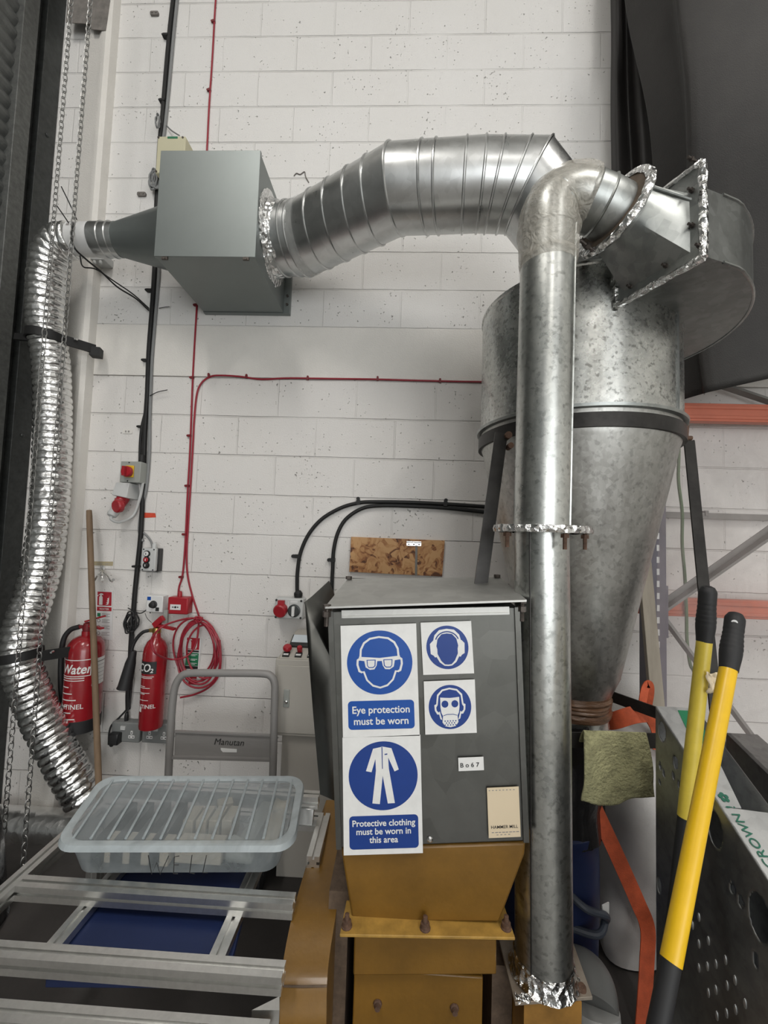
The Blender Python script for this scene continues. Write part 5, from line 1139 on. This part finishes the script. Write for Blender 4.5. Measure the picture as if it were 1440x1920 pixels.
# board with hinge
root_p = [(658.5, 1006.5), (834, 1013.5), (829, 1081), (655, 1072)]
P = [at(x, y, -.018) for x, y in root_p]
mb = MB(); mb.add(P+[V((p.x, 0, p.z)) for p in P], [(0, 1, 2, 3), (7, 6, 5, 4), (0, 4, 5, 1), (1, 5, 6, 2), (2, 6, 7, 3), (3, 7, 4, 0)])
o = obj('strand_board', mb, m_osb); tag(o, 'offcut of brown strand board fixed to the wall above the hopper', 'board')
root = thing('tee_hinge', 'zinc tee hinge screwed to the brown strand board', 'hinge', at(780, 1060, -.022))
fr = wallfr(776, 1020, .0185)
mb = MB(); mb.prism(rrect(-.040, -.010, .040, .012, .003), fr, 0, .003); mb.cyl(fr.p(-.040, .011, .004), fr.p(.040, .011, .004), .005, 10); obj('plate', mb, m_chrome, root)
mb = MB(); a_, b2 = fr.p(.014, -.008, .003), at(780, 1079, -.022); mb.bar(a_, b2, .003, .012, (0, 0, 1)); obj('strap', mb, m_rackgrey, root)
mb = MB()
for u in (-.028, .0, .028): mb.lathe([(.0045, 0), (.004, .002)], fr.p(u, -.002, .003), (0, -1, 0), 8)
obj('screw', mb, m_bolt, root)

# trolley handle
TY = -.42
pts = [at(312, 1560, TY+.02), at(316, 1450, TY), at(321, 1350, TY), at(325, 1305, TY), at(330, 1283, TY), at(341, 1267, TY), at(360, 1262, TY), at(420, 1262, TY), at(490, 1263, TY), at(508, 1268, TY), at(515, 1282, TY), at(515, 1310, TY), at(513, 1400, TY), at(511, 1470, TY), at(508, 1570, TY+.02)]
lowz = .16
pts = [V((pts[0].x, TY+.02, lowz))]+pts+[V((pts[-1].x, TY+.02, lowz))]
root = thing('platform_trolley', 'grey platform trolley standing on end, its tubular push handle against the wall', 'trolley', (pts[0].x+.25, TY, 0))
mb = MB(); mb.tube(smooth(pts, 6), .0165, 16); obj('push_handle', mb, m_trol, root)
q0, q1, q2, q3 = at(326, 1373, TY), at(511, 1381, TY), at(509, 1425, TY), at(324, 1420, TY)
mb = MB(); mb.hexa([q3+V((0, .012, 0)), q2+V((0, .012, 0)), q2+V((0, .016, 0)), q3+V((0, .016, 0)), q0+V((0, .012, 0)), q1+V((0, .012, 0)), q1+V((0, .016, 0)), q0+V((0, .016, 0))])
mb.bar(q0+V((0, .010, 0)), q1+V((0, .010, 0)), .012, .008); mb.bar(q3+V((0, .004, 0)), q2+V((0, .004, 0)), .022, .010); bar_ = obj('cross_panel', mb, m_trol, root)
mb = MB(); f2 = Fr(at(429, 1397, TY+.011), q1-q0, (0, 0, 1)); text(mb, 'Manutan', .040, f2, 0, 0, .001, shear=.2, bold=0); obj('lettering', mb, m_print, bar_, recalc=False)
mb = MB(); mb.prism([(-.035, -.022), (-.025, -.032), (.038, -.03), (.038, -.016), (-.01, -.015), (-.036, -.014)], f2, .0, .0012); obj('sticker', mb, m_sign, bar_)
mb = MB(); mb.box((pts[0].x-.02, TY-.02, lowz), (pts[-1].x+.02, -.05, lowz+.03)); obj('platform', mb, m_trol, root, bevel=.004)
for x in (pts[0].x+.05, pts[-1].x-.05):
    for y in (TY+.05, -.12):
        b_ = MB(); b_.cyl((x-.018, y, .065), (x+.018, y, .065), .065, 24); b_.box((x-.022, y-.02, .065), (x+.022, y+.02, lowz)); obj('caster', b_, m_blackrub, root)

# broom handle leaning on the wall
p, q = at(167, 957, -.085), at(186, 1500, -.24); d = (p-q); q = p+(q-p)*(p.z/(p.z-q.z))
mb = MB(); mb.tube([p, p.lerp(q, .02), q], [.0135, .0150, .0150], 14); o = obj('broom_handle', mb, m_wood); tag(o, 'long wooden broom handle leaning in front of the water extinguisher', 'handle')

# horizontal foil duct low on the left
c0, c1 = at(-60, 1545, -.14), at(150, 1542, -.14)
mb = MB(); n_ = 60; pts = [V((c0.x+(c1.x+.12-c0.x)*i/n_, -.13, c0.z)) for i in range(n_+1)]
mb.tube(pts, [.086+.0015*noise.noise((i*.9, 0, 0)) for i in range(n_+1)], 40)
mb.tube([V((c1.x-.02, -.13, c0.z)), V((c1.x+.03, -.13, c0.z+.0))], .090, 40)
o = obj('horizontal_duct', mb, m_ductfoil); tag(o, 'shiny foil-wrapped duct lying level along the foot of the wall', 'duct')
mb = MB(); q = at(40, 1585, -.13); mb.hexa([(q.x-.04, -.16, q.z-.16), (q.x+.03, -.16, q.z-.16), (q.x+.03, -.08, q.z-.16), (q.x-.04, -.08, q.z-.16), (q.x-.09, -.2, c0.z-.085), (q.x+.08, -.2, c0.z-.085), (q.x+.08, -.06, c0.z-.085), (q.x-.09, -.06, c0.z-.085)]); mb.box((q.x-.05, -.17, 0), (q.x+.04, -.07, q.z-.16))
o = obj('duct_support', mb, m_trol); tag(o, 'grey support under the shiny foil-wrapped duct', 'support')

mb = MB()
def moundfn(u, v_):
    a = u*2*PI; r_ = .14*(1-.55*v_**1.6)*(1 if v_ < .97 else .2)
    p = V((-1.67+r_*math.cos(a), -.65+r_*math.sin(a), .50*v_+.004)); return p+V(noise.noise_vector(p*6))*.035*(1 if v_ > .03 else 0)
mb.grid(moundfn, 40, 26); o = obj('dark_mound', mb, m_binbag, recalc=False, ang=80); tag(o, 'dark lumpy shape at the far left edge beside the aluminium table frame', 'sack')  # dark lumpy mound at the far left, not identified as any object
# hoist chain hanging in front of the hose
def chain(mb, p, q, pitch, r):
    d = (q-p); n_ = int(d.length/pitch); d.normalize()
    for i in range(n_):
        c = p+d*pitch*(i+.5); a = V((1, 0, 0)) if i % 2 else V((.35, 1, 0)).normalized()
        lp = []
        for k in range(12):
            t = 2*PI*k/12; lp.append(c+d*(math.sin(t)*(pitch*.66))+a*(math.cos(t)*pitch*.32))
        mb.tube(lp, r, 5, closed=True)
root = thing('hoist_chain', 'looped steel hand chain hanging in front of the foil hose', 'chain', at(35, 1500, -.52))
for (x0, y0, x1, y1, Y) in ((132, -10, 10, 1570, -.50), (166, -10, 47, 1640, -.50)):
    mb = MB(); p = at(x0, y0, Y); q = at(x1, y1, Y); q.x = p.x = (p.x+q.x)/2; chain(mb, V((p.x, Y, 4.9)), q, .030, .0023); obj('chain_strand', mb, mat('chain_steel', (.30, .30, .29), .4, .9), root)
# ------------------------------------------------------------------ aluminium frame table
TZ = .60
def slotted(s=.040, g=.008, dpt=.009):   # T-slot outline
    h = s/2; c = g/2
    out = []
    for k in range(4):
        a = k*PI/2
        for x, y in ((-h, h), (-c, h), (-c, h-dpt), (c, h-dpt), (c, h)):
            out.append((x*math.cos(a)+y*math.sin(a), -x*math.sin(a)+y*math.cos(a)))
    return out
SL = slotted()
def ext(name, p, q, parent, prof=SL, m=None, up=(0, 0, 1)):
    mb = MB(); mb.sweep(prof, p, q, up); return obj(name, mb, m or m_alu, parent)
tx0, tx1 = -1.03, -.255
ys = [az(300, 1520, TZ).y+.02, az(300, 1656, TZ).y-.02, az(300, 1783, TZ).y-.02, az(300, 1895, TZ).y-.02]
root = thing('frame_table', 'low table frame of slotted aluminium bars under the translucent storage box', 'frame', ((tx0+tx1)/2, (ys[0]+ys[3])/2, 0))
zc = TZ-.02
ext('side_rail', (tx0-.02, ys[0]+.02, zc), (tx0-.02, ys[3]-.42, zc), root)
ext('side_rail', (tx1+.02, ys[0]+.02, zc), (tx1+.02, -.98, zc), root)
for y in ys: ext('cross_bar', (tx0, y, zc), (tx1+(.022 if y < -1.2 else 0), y, zc), root)
ext('cross_bar', (tx0, ys[0], zc+.075), (tx1, ys[0], zc+.075), root)
for x in (tx0-.02, tx1+.02):
    for y in (ys[0], ys[3]-.4 if x < -.5 else -.96): ext('leg', (x, y, 0), (x, y, zc-.02), root, up=(0, 1, 0))
mb = MB(); q = V((tx1-.03, ys[0]-.022, zc+.04)); mb.add([], []); mb.hexa([q+V(v_) for v_ in ((-.03, -.03, -.02), (.02, -.03, -.02), (.02, .0, -.02), (-.03, .0, -.02), (-.03, -.005, .02), (.02, -.005, .02), (.02, 0, .02), (-.03, 0, .02))]); obj('corner_bracket', mb, m_chrome, root, bevel=.002)
mb = MB(); ca, cb, ce = az(472, 1894, TZ), az(524, 1894, TZ), az(524, 1868, TZ)
mb.add([ca, cb, ce]+[p-V((0, 0, .03)) for p in (ca, cb, ce)], [(0, 1, 2), (5, 4, 3), (0, 3, 4, 1), (1, 4, 5, 2), (2, 5, 3, 0)]); obj('corner_bracket', mb, m_alu, root)
RZ = TZ-.06
flat = [(-.02, -.01), (.02, -.01), (.02, .01), (.004, .01), (.004, .004), (-.004, .004), (-.004, .01), (-.02, .01)]
for (xa, ya, xb, yb) in ((200, 1655, 105, 1790), (473, 1655, 412, 1790)):
    p, q = az(xa, ya, RZ), az(xb, yb, RZ); p.y = ys[0]+.02; q.y = ys[2]-.01; xm = (p.x+q.x)/2
    ext('tray_rail', (az((xa+xb)/2, (ya+yb)/2, RZ).x, ys[0]+.0, RZ+.01), (az((xa+xb)/2, (ya+yb)/2, RZ).x, ys[2]+.0, RZ+.01), root, prof=flat)
BZ = .535
ba, bb, bc, bd = az(85, 1836, BZ), az(425, 1838, BZ), az(478, 1630, BZ), az(212, 1630, BZ)
mb = MB(); mb.hexa([p-V((0, 0, .020)) for p in (ba, bb, bc, bd)]+[ba, bb, bc, bd]); o = obj('blue_board', mb, m_bluetray, bevel=.003); tag(o, 'dark blue laminate board lying under the aluminium table rails', 'board')

# translucent storage box with its contents
LZ = .700
la, lb_, lc, ld = az(93, 1590, LZ), az(552, 1590, LZ), az(574, 1455, LZ+.030), az(190, 1455, LZ+.030)
def lidp(u, v_, d=0): return la.lerp(lb_, u).lerp(ld.lerp(lc, u), v_)+V((0, 0, d))
lw = (lb_-la).length; ll = (ld-la).length
root = thing('storage_box', 'translucent plastic storage box with a ribbed lid on the aluminium table', 'storage box', (lidp(.5, .5).x, lidp(.5, .5).y, TZ))
def rim(r, d, ins=0.0):
    return [lidp(x/lw, y/ll, d) for x, y in rrect(ins, ins, lw-ins, ll-ins, r, 6)]
lidroot = MB(); loft(lidroot, [rim(.045, -.006, .030), rim(.045, .000, .028)]); lidpan = obj('lid', lidroot, m_bin, root)
mb = MB(); loft(mb, [rim(.05, .000, .026), rim(.05, .004, .020), rim(.055, .003, .004), rim(.055, -.012, .0), rim(.055, -.013, .005), rim(.05, -.008, .024)], caps=False); obj('lid_rim', mb, m_binrim, lidpan)
mb = MB()
for i in range(13):
    u = .07+.072*i; mb.tube([lidp(u, .10, .002), lidp(u, .5, .003), lidp(u, .92, .002)], .0042, 6)
obj('lid_rib', mb, m_binrim, lidpan)
mb = MB()
bot = [lidp(x/lw, y/ll) for x, y in rrect(.05, .04, lw-.05, ll-.04, .05, 6)]
top = rim(.045, -.012, .024)
b2 = [V((p.x, p.y+.0, TZ+.003)) for p in bot]
loft(mb, [b2, top], caps=False); mb.add(b2, [tuple(range(len(b2)))]); tub = obj('tub', mb, m_tub, root)
mb = MB(); f3 = Fr(at(310, 1626, lidp(.5, 0).y-.012), lb_-la, (0, 0.1, 1))
def stroke(P, r=.0012): mb.tube([f3.p(x, y, .0) for x, y in P], r, 5)
off = (at(310, 1632, lidp(.5, 0).y).x-f3.o.x)
stroke([(-.05, .03), (-.035, -.018), (-.025, .012), (-.012, -.018), (.006, .028)]); stroke([(.035, .028), (.022, .026), (.024, -.016), (.036, -.016)]); stroke([(.036, .006), (.024, .006)]); stroke([(.07, .03), (.068, -.014), (.082, -.016)]); stroke([(.11, .03), (.104, -.014), (.118, -.014)])
obj('pen_lettering', mb, m_print, tub)
def contents(name, u, v_, du, dv, h, m, lab, cat, z0=TZ+.006, rot=0.0, grp=None):
    c = lidp(u, v_); mb = MB(); hx, hy = du/2, dv/2
    P_ = [(c.x+x*math.cos(rot)-y*math.sin(rot), c.y+x*math.sin(rot)+y*math.cos(rot)) for x, y in ((-hx, -hy), (hx, -hy), (hx, hy), (-hx, hy))]
    mb.hexa([(x, y, z0) for x, y in P_]+[(x, y, z0+h) for x, y in P_]); o = obj(name, mb, m, bevel=.003); return tag(o, lab, cat, grp)
contents('wooden_block', .30, .30, .22, .05, .060, m_woodblk, 'longest pale wooden block showing through the front wall of the storage box', 'wooden block')
contents('wooden_block', .58, .30, .14, .05, .055, m_woodblk, 'pale wooden block in the middle of the storage box front', 'wooden block')
for i in range(4): contents('wooden_block',   .50+.058*i, .60, .033, .075, .075, m_woodblk, 'pale wooden block in the row of four beneath the box lid', 'wooden block', grp='row of pale blocks in the storage box')
contents('wooden_block', .62, .84, .05, .04, .07, m_woodblk, 'small pale block behind the row of four blocks in the box', 'wooden block', rot=.5)
for i, (u, lab) in enumerate(((.17, 'dark strip at the left end of the storage box'), (.25, 'second dark strip from the left in the storage box'), (.33, 'third dark strip from the left in the storage box'), (.41, 'dark strip next to the pale blocks in the storage box'))):
    contents('dark_strip', u, .5, .030, .19, .070, m_knob, lab, 'strip', rot=.06)
contents('dark_strip', .80, .55, .05, .20, .060, m_boxgrey, 'grey strip near the right end of the storage box', 'strip', rot=-.1)
mb = MB()
mb.grid(lambda u, v_: lidp(.84+.07*u+.03*v_, .2+.55*v_, -.020-.012*math.sin(u*3)-.02*(1-v_)), 8, 12); o = obj('paper_offcut', mb, m_woodblk, solid=.002, recalc=False); tag(o, 'curved cream offcut under the right end of the box lid', 'offcut')
mb = MB(); mb.grid(lambda u, v_: V((lidp(.68+.12*u, .03).x, lidp(.5, .26).y+.03*u*v_, TZ+.012+(.075-.05*abs(u-.25))*v_)), 8, 4); o = obj('dark_offcut', mb, m_boxgrey, solid=.003, recalc=False); tag(o, 'dark folded offcut behind the front wall of the storage box', 'offcut')

# ------------------------------------------------------------------ right side: tarpaulin, racking
def polygrid(rows, nu, nv, amp=0, f=2.0):   # rows of (px, py, Y) from top to bottom
    R = [smooth([at(*p) for p in r], 10) for r in rows]
    n_ = len(R)
    def fn(u, v_):
        cols = []
        for r in R:
            t = u*(len(r)-1); i = min(int(t), len(r)-2); cols.append(r[i].lerp(r[i+1], t-i))
        t = v_*(n_-1); i = min(int(t), n_-2); a = cols[i-1] if i else cols[0]*2-cols[1]; b, c = cols[i], cols[i+1]; d = cols[i+2] if i+2 < n_ else c*2-b; s_ = t-i
        p = 0.5*((2*b)+(c-a)*s_+(2*a-5*b+4*c-d)*s_*s_+(3*b-a-3*c+d)*s_**3)
        return p + V((0, 1, 0))*amp*noise.noise(V((p.x*f, p.z*f*.6, 0)))
    mb = MB(); mb.grid(fn, nu, nv); return mb
rows = [[(1166, -260, -.30), (1250, -270, -.50), (1350, -280, -.62), (2300, -330, -1.0)],
        [(1168, 0, -.30), (1250, 0, -.50), (1350, 0, -.62), (2300, -20, -1.0)],
        [(1212, 250, -.28), (1280, 240, -.44), (1360, 240, -.58), (2300, 190, -.95)],
        [(1236, 500, -.22), (1300, 490, -.34), (1370, 480, -.48), (2300, 390, -.9)],
        [(1262, 755, -.17), (1320, 738, -.28), (1390, 722, -.40), (2300, 520, -.85)]]
root = thing('tarpaulin', 'big dark tarpaulin hanging over the racking at the top right', 'tarpaulin', at(1350, 735, -.3))
mb = polygrid(rows, 110, 70, .07, 1.6); obj('main_sheet', mb, m_tarp, root, recalc=False, solid=.004, ang=80)
rows = [[(1143, -260, -.06), (1156, -262, -.14), (1172, -264, -.10), (1195, -266, -.20), (1260, -268, -.16)],
        [(1145, 0, -.06), (1156, 0, -.14), (1172, 0, -.10), (1195, 0, -.20), (1260, 0, -.16)],
        [(1146, 300, -.06), (1158, 300, -.14), (1182, 300, -.09), (1210, 300, -.18), (1270, 300, -.14)],
        [(1150, 560, -.06), (1170, 560, -.12), (1200, 560, -.09), (1230, 560, -.15), (1290, 560, -.12)],
        [(1160, 750, -.06), (1180, 750, -.1), (1210, 750, -.08), (1240, 750, -.12), (1300, 742, -.1)]]
mb = polygrid(rows, 40, 30, .012, 3); obj('hanging_fold', mb, m_tarp2, root, recalc=False, solid=.004, ang=80)

ux = at(1226, 1130, -.30)
root = thing('storage_rack', 'pallet racking with a slate upright, grey braces and orange beams behind the cyclone', 'racking', (ux.x, -.3, 0))
mb = MB(); w = .05
cs = [(-w, -.035), (-w*.55, -.035), (-w*.55, -.028), (-w*.93, -.028), (-w*.93, .030), (w*.93, .030), (w*.93, -.028), (w*.55, -.028), (w*.55, -.035), (w, -.035), (w, .036), (-w, .036)]
cs = [(x, y) for x, y in cs]
mb.box((ux.x-.045, -.345, 0), (ux.x+.03, -.335, 2.26)); mb.box((ux.x-.045, -.335, 0), (ux.x-.04, -.26, 2.26)); mb.box((ux.x+.025, -.335, 0), (ux.x+.03, -.26, 2.26)); mb.box((ux.x+.03, -.30, 0), (ux.x+.04, -.255, 2.26)); up_ = obj('upright', mb, m_rackblue, root, bevel=.002)
mb = MB(); u2 = ux.x+2.66; mb.box((u2-.045, -.345, 0), (u2+.03, -.335, 2.26)); mb.box((u2-.045, -.335, 0), (u2-.04, -.10, 2.26)); mb.box((u2+.025, -.335, 0), (u2+.03, -.26, 2.26)); obj('upright', mb, m_rackblue, root, bevel=.002)
mb = MB(); fr = Fr((ux.x-.008, -.3455, 0), (1, 0, 0), (0, 0, 1)); z = .25
while z < 2.5: mb.prism(rect(-.006, z, .006, z+.028), fr, 0, .0008); z += .055
obj('slot_mark', mb, m_whitepl, up_)
mb = MB(); mb.box((ux.x+.03, -.31, at(1240, 1195, -.3).z), (ux.x+.06, -.29, at(1240, 1098, -.3).z)); obj('beam_bracket', mb, m_rackblue, up_)
for (ya, yb, xa, xb) in ((761, 794, 1278, 1440), (1122, 1156, 1258, 1440)):
    zt_, zb_ = at(1340, ya, -.12).z, at(1340, yb, -.12).z; mb = MB(); x0 = ux.x+.03; x1 = x0+2.6
    mb.box((x0, -.16, zb_), (x1, -.11, zt_)); mb.box((x0, -.166, zb_+.012), (x1, -.16, zb_+.03)); mb.box((x0, -.166, zt_-.03), (x1, -.16, zt_-.012)); obj('beam', mb, m_orange, root, bevel=.003)
p, q = at(1244, 1143, -.27), at(1470, 985, -.36); mb = MB(); mb.bar(p, q, .012, .052, (0, 1, 0)); mb.bar(p+V((0, .015, .022)), q+V((0, .015, .022)), .03, .005, (0, 1, 0)); obj('brace', mb, m_rackgrey, root)
p, q = at(1238, 1150, -.27), at(1480, 1475, -.40); mb = MB(); mb.bar(p, q, .012, .045, (0, 1, 0)); obj('brace', mb, m_rackgrey, root)
p, q = at(1300, 705, -.08), at(1500, 772, -.08); mb = MB(); mb.bar(p, q, .012, .05, (0, 1, 0)); obj('brace', mb, m_rackgrey, root)
mb = MB(); zz = at(1340, 968, -.02).z; mb.box((at(1235, 968, -.02).x, -.035, zz-.016), (2.9, 0, zz+.016)); mb.box((at(1318, 968, -.02).x, -.04, zz), (at(1324, 968, -.02).x, 0, zz+.028)); o = obj('cable_trunking', mb, m_rackgrey); tag(o, 'thin grey trunking running along the wall behind the racking', 'trunking')
p, q = at(1206, 1040, -.40), at(1240, 1420, -.52); d = (p-q).normalized(); q = p-d*((p.z)/d.z); mb = MB(); mb.bar(p+d*.25, q, .055, .022, (0, 1, 0)); o = obj('timber_plank', mb, m_timber, bevel=.002); tag(o, 'grey timber plank leaning against the rack upright', 'plank')
mb = MB(); mb.tube(smooth([at(1273, 700, -.16), at(1273, 840, -.16), at(1272, 900, -.16), at(1279, 960, -.16), at(1279, 1020, -.16), at(1284, 1080, -.17), at(1287, 1150, -.18), at(1288, 1200, -.2), at(1294, 1245, -.22), at(1304, 1275, -.25), at(1310, 1400, -.27)], 8), .0075, 8); o = obj('green_rope', mb, m_rope); tag(o, 'green rope dangling by the dark stand leg', 'rope')
rows = [[(1238, 800, -.50), (1300, 800, -.48), (1370, 800, -.50), (1560, 800, -.46)],
        [(1236, 960, -.50), (1300, 960, -.47), (1370, 960, -.50), (1560, 960, -.46)],
        [(1236, 1200, -.47), (1290, 1200, -.50), (1370, 1200, -.46), (1560, 1200, -.48)],
        [(1238, 1420, -.47), (1300, 1420, -.48), (1370, 1420, -.46), (1560, 1420, -.47)]]
mb = polygrid(rows, 40, 30, .03, 5); o = obj('polythene_sheet', mb, m_poly, recalc=False, ang=80); tag(o, 'hazy clear polythene sheet draped over the front of the racking', 'plastic sheet')

# galvanised channels
PX = .765
ta, tb = ax(1230, 1324, PX), ax(1440, 1648, PX)
d = (tb-ta); tc_ = ta+d*1.9
root = thing('galvanised_channel', 'galvanised channel with punched web and green printed lettering beside the yellow handles', 'channel', V((PX, (ta.y+tc_.y)/2, 0)))
WF = Fr((PX, ta.y, 0), (0, -1, 0), (0, 0, 1))
wl = ta.y-tc_.y
web = [(0, 0), (wl, 0), (wl, tc_.z), (0, ta.z)]
holes = []
# web with punched holes: bmesh boolean-free, built as a dense grid with oval cut-outs
def hole(px, py, ry, rz):
    p = ax(px, py, PX); return (ta.y-p.y, p.z, ry, rz)
hl = [hole(1242, 1371, .016, .026), hole(1268, 1430, .010, .016), hole(1239, 1437, .006, .010), hole(1246, 1450, .006, .010), hole(1264, 1455, .005, .010), hole(1238, 1467, .005, .008), hole(1275, 1472, .005, .008),
      hole(1342, 1555, .022, .040), hole(1425, 1720, .026, .045), hole(1237, 1660, .010, .02), hole(1390, 1690, .006, .012), hole(1374, 1665, .006, .012), hole(1418, 1800, .006, .014)]
NU, NVV = 150, 190
mb = MB()
def wp(i, j):
    x = wl*i/NU; zt_ = ta.z+(tc_.z-ta.z)*i/NU; return x, zt_*j/NVV
vs = [WF.p(*wp(i, j)) for j in range(NVV+1) for i in range(NU+1)]; fs = []
moved = {}
for j in range(NVV):
    for i in range(NU):
        x, z = wp(i+.5, j+.5)
        if any(((x-hx)/ry)**2+((z-hz)/rz)**2 < 1 for hx, hz, ry, rz in hl): continue
        fs.append((j*(NU+1)+i, j*(NU+1)+i+1, (j+1)*(NU+1)+i+1, (j+1)*(NU+1)+i))
for j in range(NVV+1):
    for i in range(NU+1):
        x, z = wp(i, j)
        for hx, hz, ry, rz in hl:
            dd = math.sqrt(((x-hx)/ry)**2+((z-hz)/rz)**2)
            if .72 < dd < 1.30: vs[j*(NU+1)+i] = WF.p(hx+(x-hx)/dd*1.0 if dd < 1.06 else x, hz+(z-hz)/dd*1.0 if dd < 1.06 else z)
mb.add(vs, fs); web_ = obj('web', mb, m_chan, root, recalc=False, solid=.003)
# slot louvres stamped in the web
for qx, qy in ((1300, 1735), (1312, 1720), (1312, 1770), (1330, 1764), (1312, 1815), (1328, 1812), (1344, 1808), (1362, 1800), (1330, 1862), (1344, 1856), (1365, 1848), (1380, 1838), (1346, 1905), (1364, 1900), (1381, 1893), (1399, 1882)):
    p = ax(qx, qy, PX); mb = MB(); mb.lathe([(.0042, -.001), (.0036, .0025), (.0015, .004)], (PX-.001, p.y, p.z), (-1, 0, 0), 10)
    for k_, v_ in enumerate(mb.v): mb.v[k_] = V((v_.x, v_.y, p.z+(v_.z-p.z)*2.6+(v_.y-p.y)*.3))
    obj('stamped_louvre', mb, m_chanlight, web_)
mb = MB(); mb.add([WF.p(0, 0, -.12), WF.p(wl, 0, -.12), WF.p(wl, tc_.z-.01, -.12), WF.p(0, ta.z-.01, -.12)], [(0, 1, 2, 3)]); obj('inner_web', mb, m_chan, root, solid=.003, recalc=False)
mb = MB(); mb.box((PX+.002, ta.y-.003, 0), (PX+.12, ta.y, ta.z-.006)); obj('end_plate', mb, m_chan, root)
# top flange: narrow at the far end, wide after the notch
def onf(t, o_, dz=0): return ta+d*t+V((o_, 0, dz))
tn = (ax(1352, 1487, PX).y-ta.y)/d.y
mb = MB(); mb.hexa([onf(0, 0, -.004), onf(tn, 0, -.004), onf(tn, .045, -.004), onf(0, .105, -.004), onf(0, 0), onf(tn, 0), onf(tn, .045), onf(0, .105)])
mb.hexa([onf(tn, 0, -.004), onf(1.9, 0, -.004), onf(1.9, .16, -.004), onf(tn+.03, .16, -.004), onf(tn, 0), onf(1.9, 0), onf(1.9, .16), onf(tn+.03, .16)])
tf = obj('top_flange', mb, m_chanlight, root)
mb = MB(); mb.hexa([onf(.0+.03, .055, .0), onf(.28, .035, .0), onf(.28, .085, .0), onf(.03, .10, .0), onf(.03, .055, .0015), onf(.28, .035, .0015), onf(.28, .085, .0015), onf(.03, .10, .0015)]); obj('green_sticker', mb, m_green, tf)
tq = (ax(1392, 1574, PX).y-ta.y)/d.y; TF = Fr(onf(tq, .020, .0006), -d, (-1, 0, 0))
mb = MB(); text(mb, 'CROWN', .027, TF, 0, -.010, .0012, bold=.006, sx=1.0); text(mb, '!', .030, TF, .066, -.010, .0012, bold=.006)
def emblem(x): 
    for k in range(5):
        a = 2*PI*k/5; mb.prism(sh(disc(.007*math.cos(a), .007*math.sin(a), .0048, 10), x, .0), TF, .0008, .0012)
emblem(.088); emblem(-.072)
obj('lettering', mb, mat('green_ink', (.02, .14, .09), .5), tf, recalc=False)
# second channel behind
q0, q1 = at(1361, 1374, -1.02), at(1440, 1452, -1.18)
dd_ = (q1-q0); q2 = q0+dd_*2.2
mb = MB(); mb.hexa([V((q0.x, q0.y, .62)), V((q2.x, q2.y, .55)), V((q2.x+.012, q2.y, .55)), V((q0.x+.012, q0.y, .62)), q0, q2, q2+V((.012, 0, 0)), q0+V((.012, 0, 0))])
root = obj('steel_channel', mb, m_chan); tag(root, 'dark galvanised channel nested behind the green printed channel', 'channel')
mb = MB(); mb.hexa([q0+V((.0, 0, -.004)), q2+V((0, 0, -.004)), q2+V((.09, 0, -.004)), q0+V((.09, 0, -.004)), q0, q2, q2+V((.09, 0, 0)), q0+V((.09, 0, 0))]); obj('top_flange', mb, m_chan, root)
mb = MB(); mb.box((q0.x, q0.y-.02, 0), (q0.x+.08, q0.y+.02, .63)); mb.box((q2.x, q2.y-.02, 0), (q2.x+.08, q2.y+.02, .56)); obj('end_post', mb, m_chan, root)

# two long-handled tools
def handle(pts, rg, ry, m, lab, hang):
    g0, g1, y1, e = [V(p) for p in pts]
    d0 = (g0-g1).normalized(); e = g1+(y1-g1)*(g1.z/(g1.z-y1.z)); e.z = .002
    root = thing('long_handled_tool', lab, 'tool', V((e.x, e.y, 0)))
    mb = MB(); L_ = (g0-g1).length; prof = []
    for i in range(33):
        t = i/32; r_ = rg*(1+.10*math.sin(t*PI*1.0)-.05*math.cos(t*9)); r_ += .0006*math.sin(t*130) if .35 < t < .8 else 0; prof.append((r_, L_*t))
    prof += [(rg*.98, L_+.004), (rg*.75, L_+.012), (rg*.3, L_+.016)]
    mb.lathe(prof, g1, d0, 28); gp = obj('grip', mb, m_blackrub, root)
    if hang: mb = MB(); w_ = (CAM-g0).normalized(); q = g0-d0*.008+w_*rg*.93; mb.lathe([(.006, -.001), (.006, .0025), (.004, .003)], q, w_, 14); obj('hang_hole', mb, m_whitepl, gp)
    mb = MB(); mb.cyl(y1, g1+d0*.01, ry, 28); obj('shaft', mb, m, root)
    mb = MB(); mb.cyl(e, y1.lerp(g1, .03), ry*.94, 24); obj('lower_shaft', mb, m_blackrub, root)
    return root
h1 = handle([at(1327, 1110, -1.22), at(1321, 1203, -1.22), at(1285, 1532, -1.24), at(1272, 1667, -1.245)], .0190, .0172, m_hyellow2, 'dull yellow long tool handle with a torn tape tag', False)
mb = MB(); q = at(1325, 1280, -1.24); mb.grid(lambda u, v_: q+V((-.006+.022*u, -.010-.004*math.sin(v_*5)-.01*u, -.022+.05*v_))+V(noise.noise_vector(V((u*3, v_*5, 0))))*.006, 6, 10); obj('tape_tag', mb, m_label, h1, recalc=False, solid=.001)
handle([at(1378, 1161, -1.33), at(1366, 1256, -1.37), at(1258, 1803, -1.56), at(1240, 1895, -1.58)], .0185, .0165, m_hyellow, 'bright yellow long tool handle crossing in front of the dull yellow one', True)
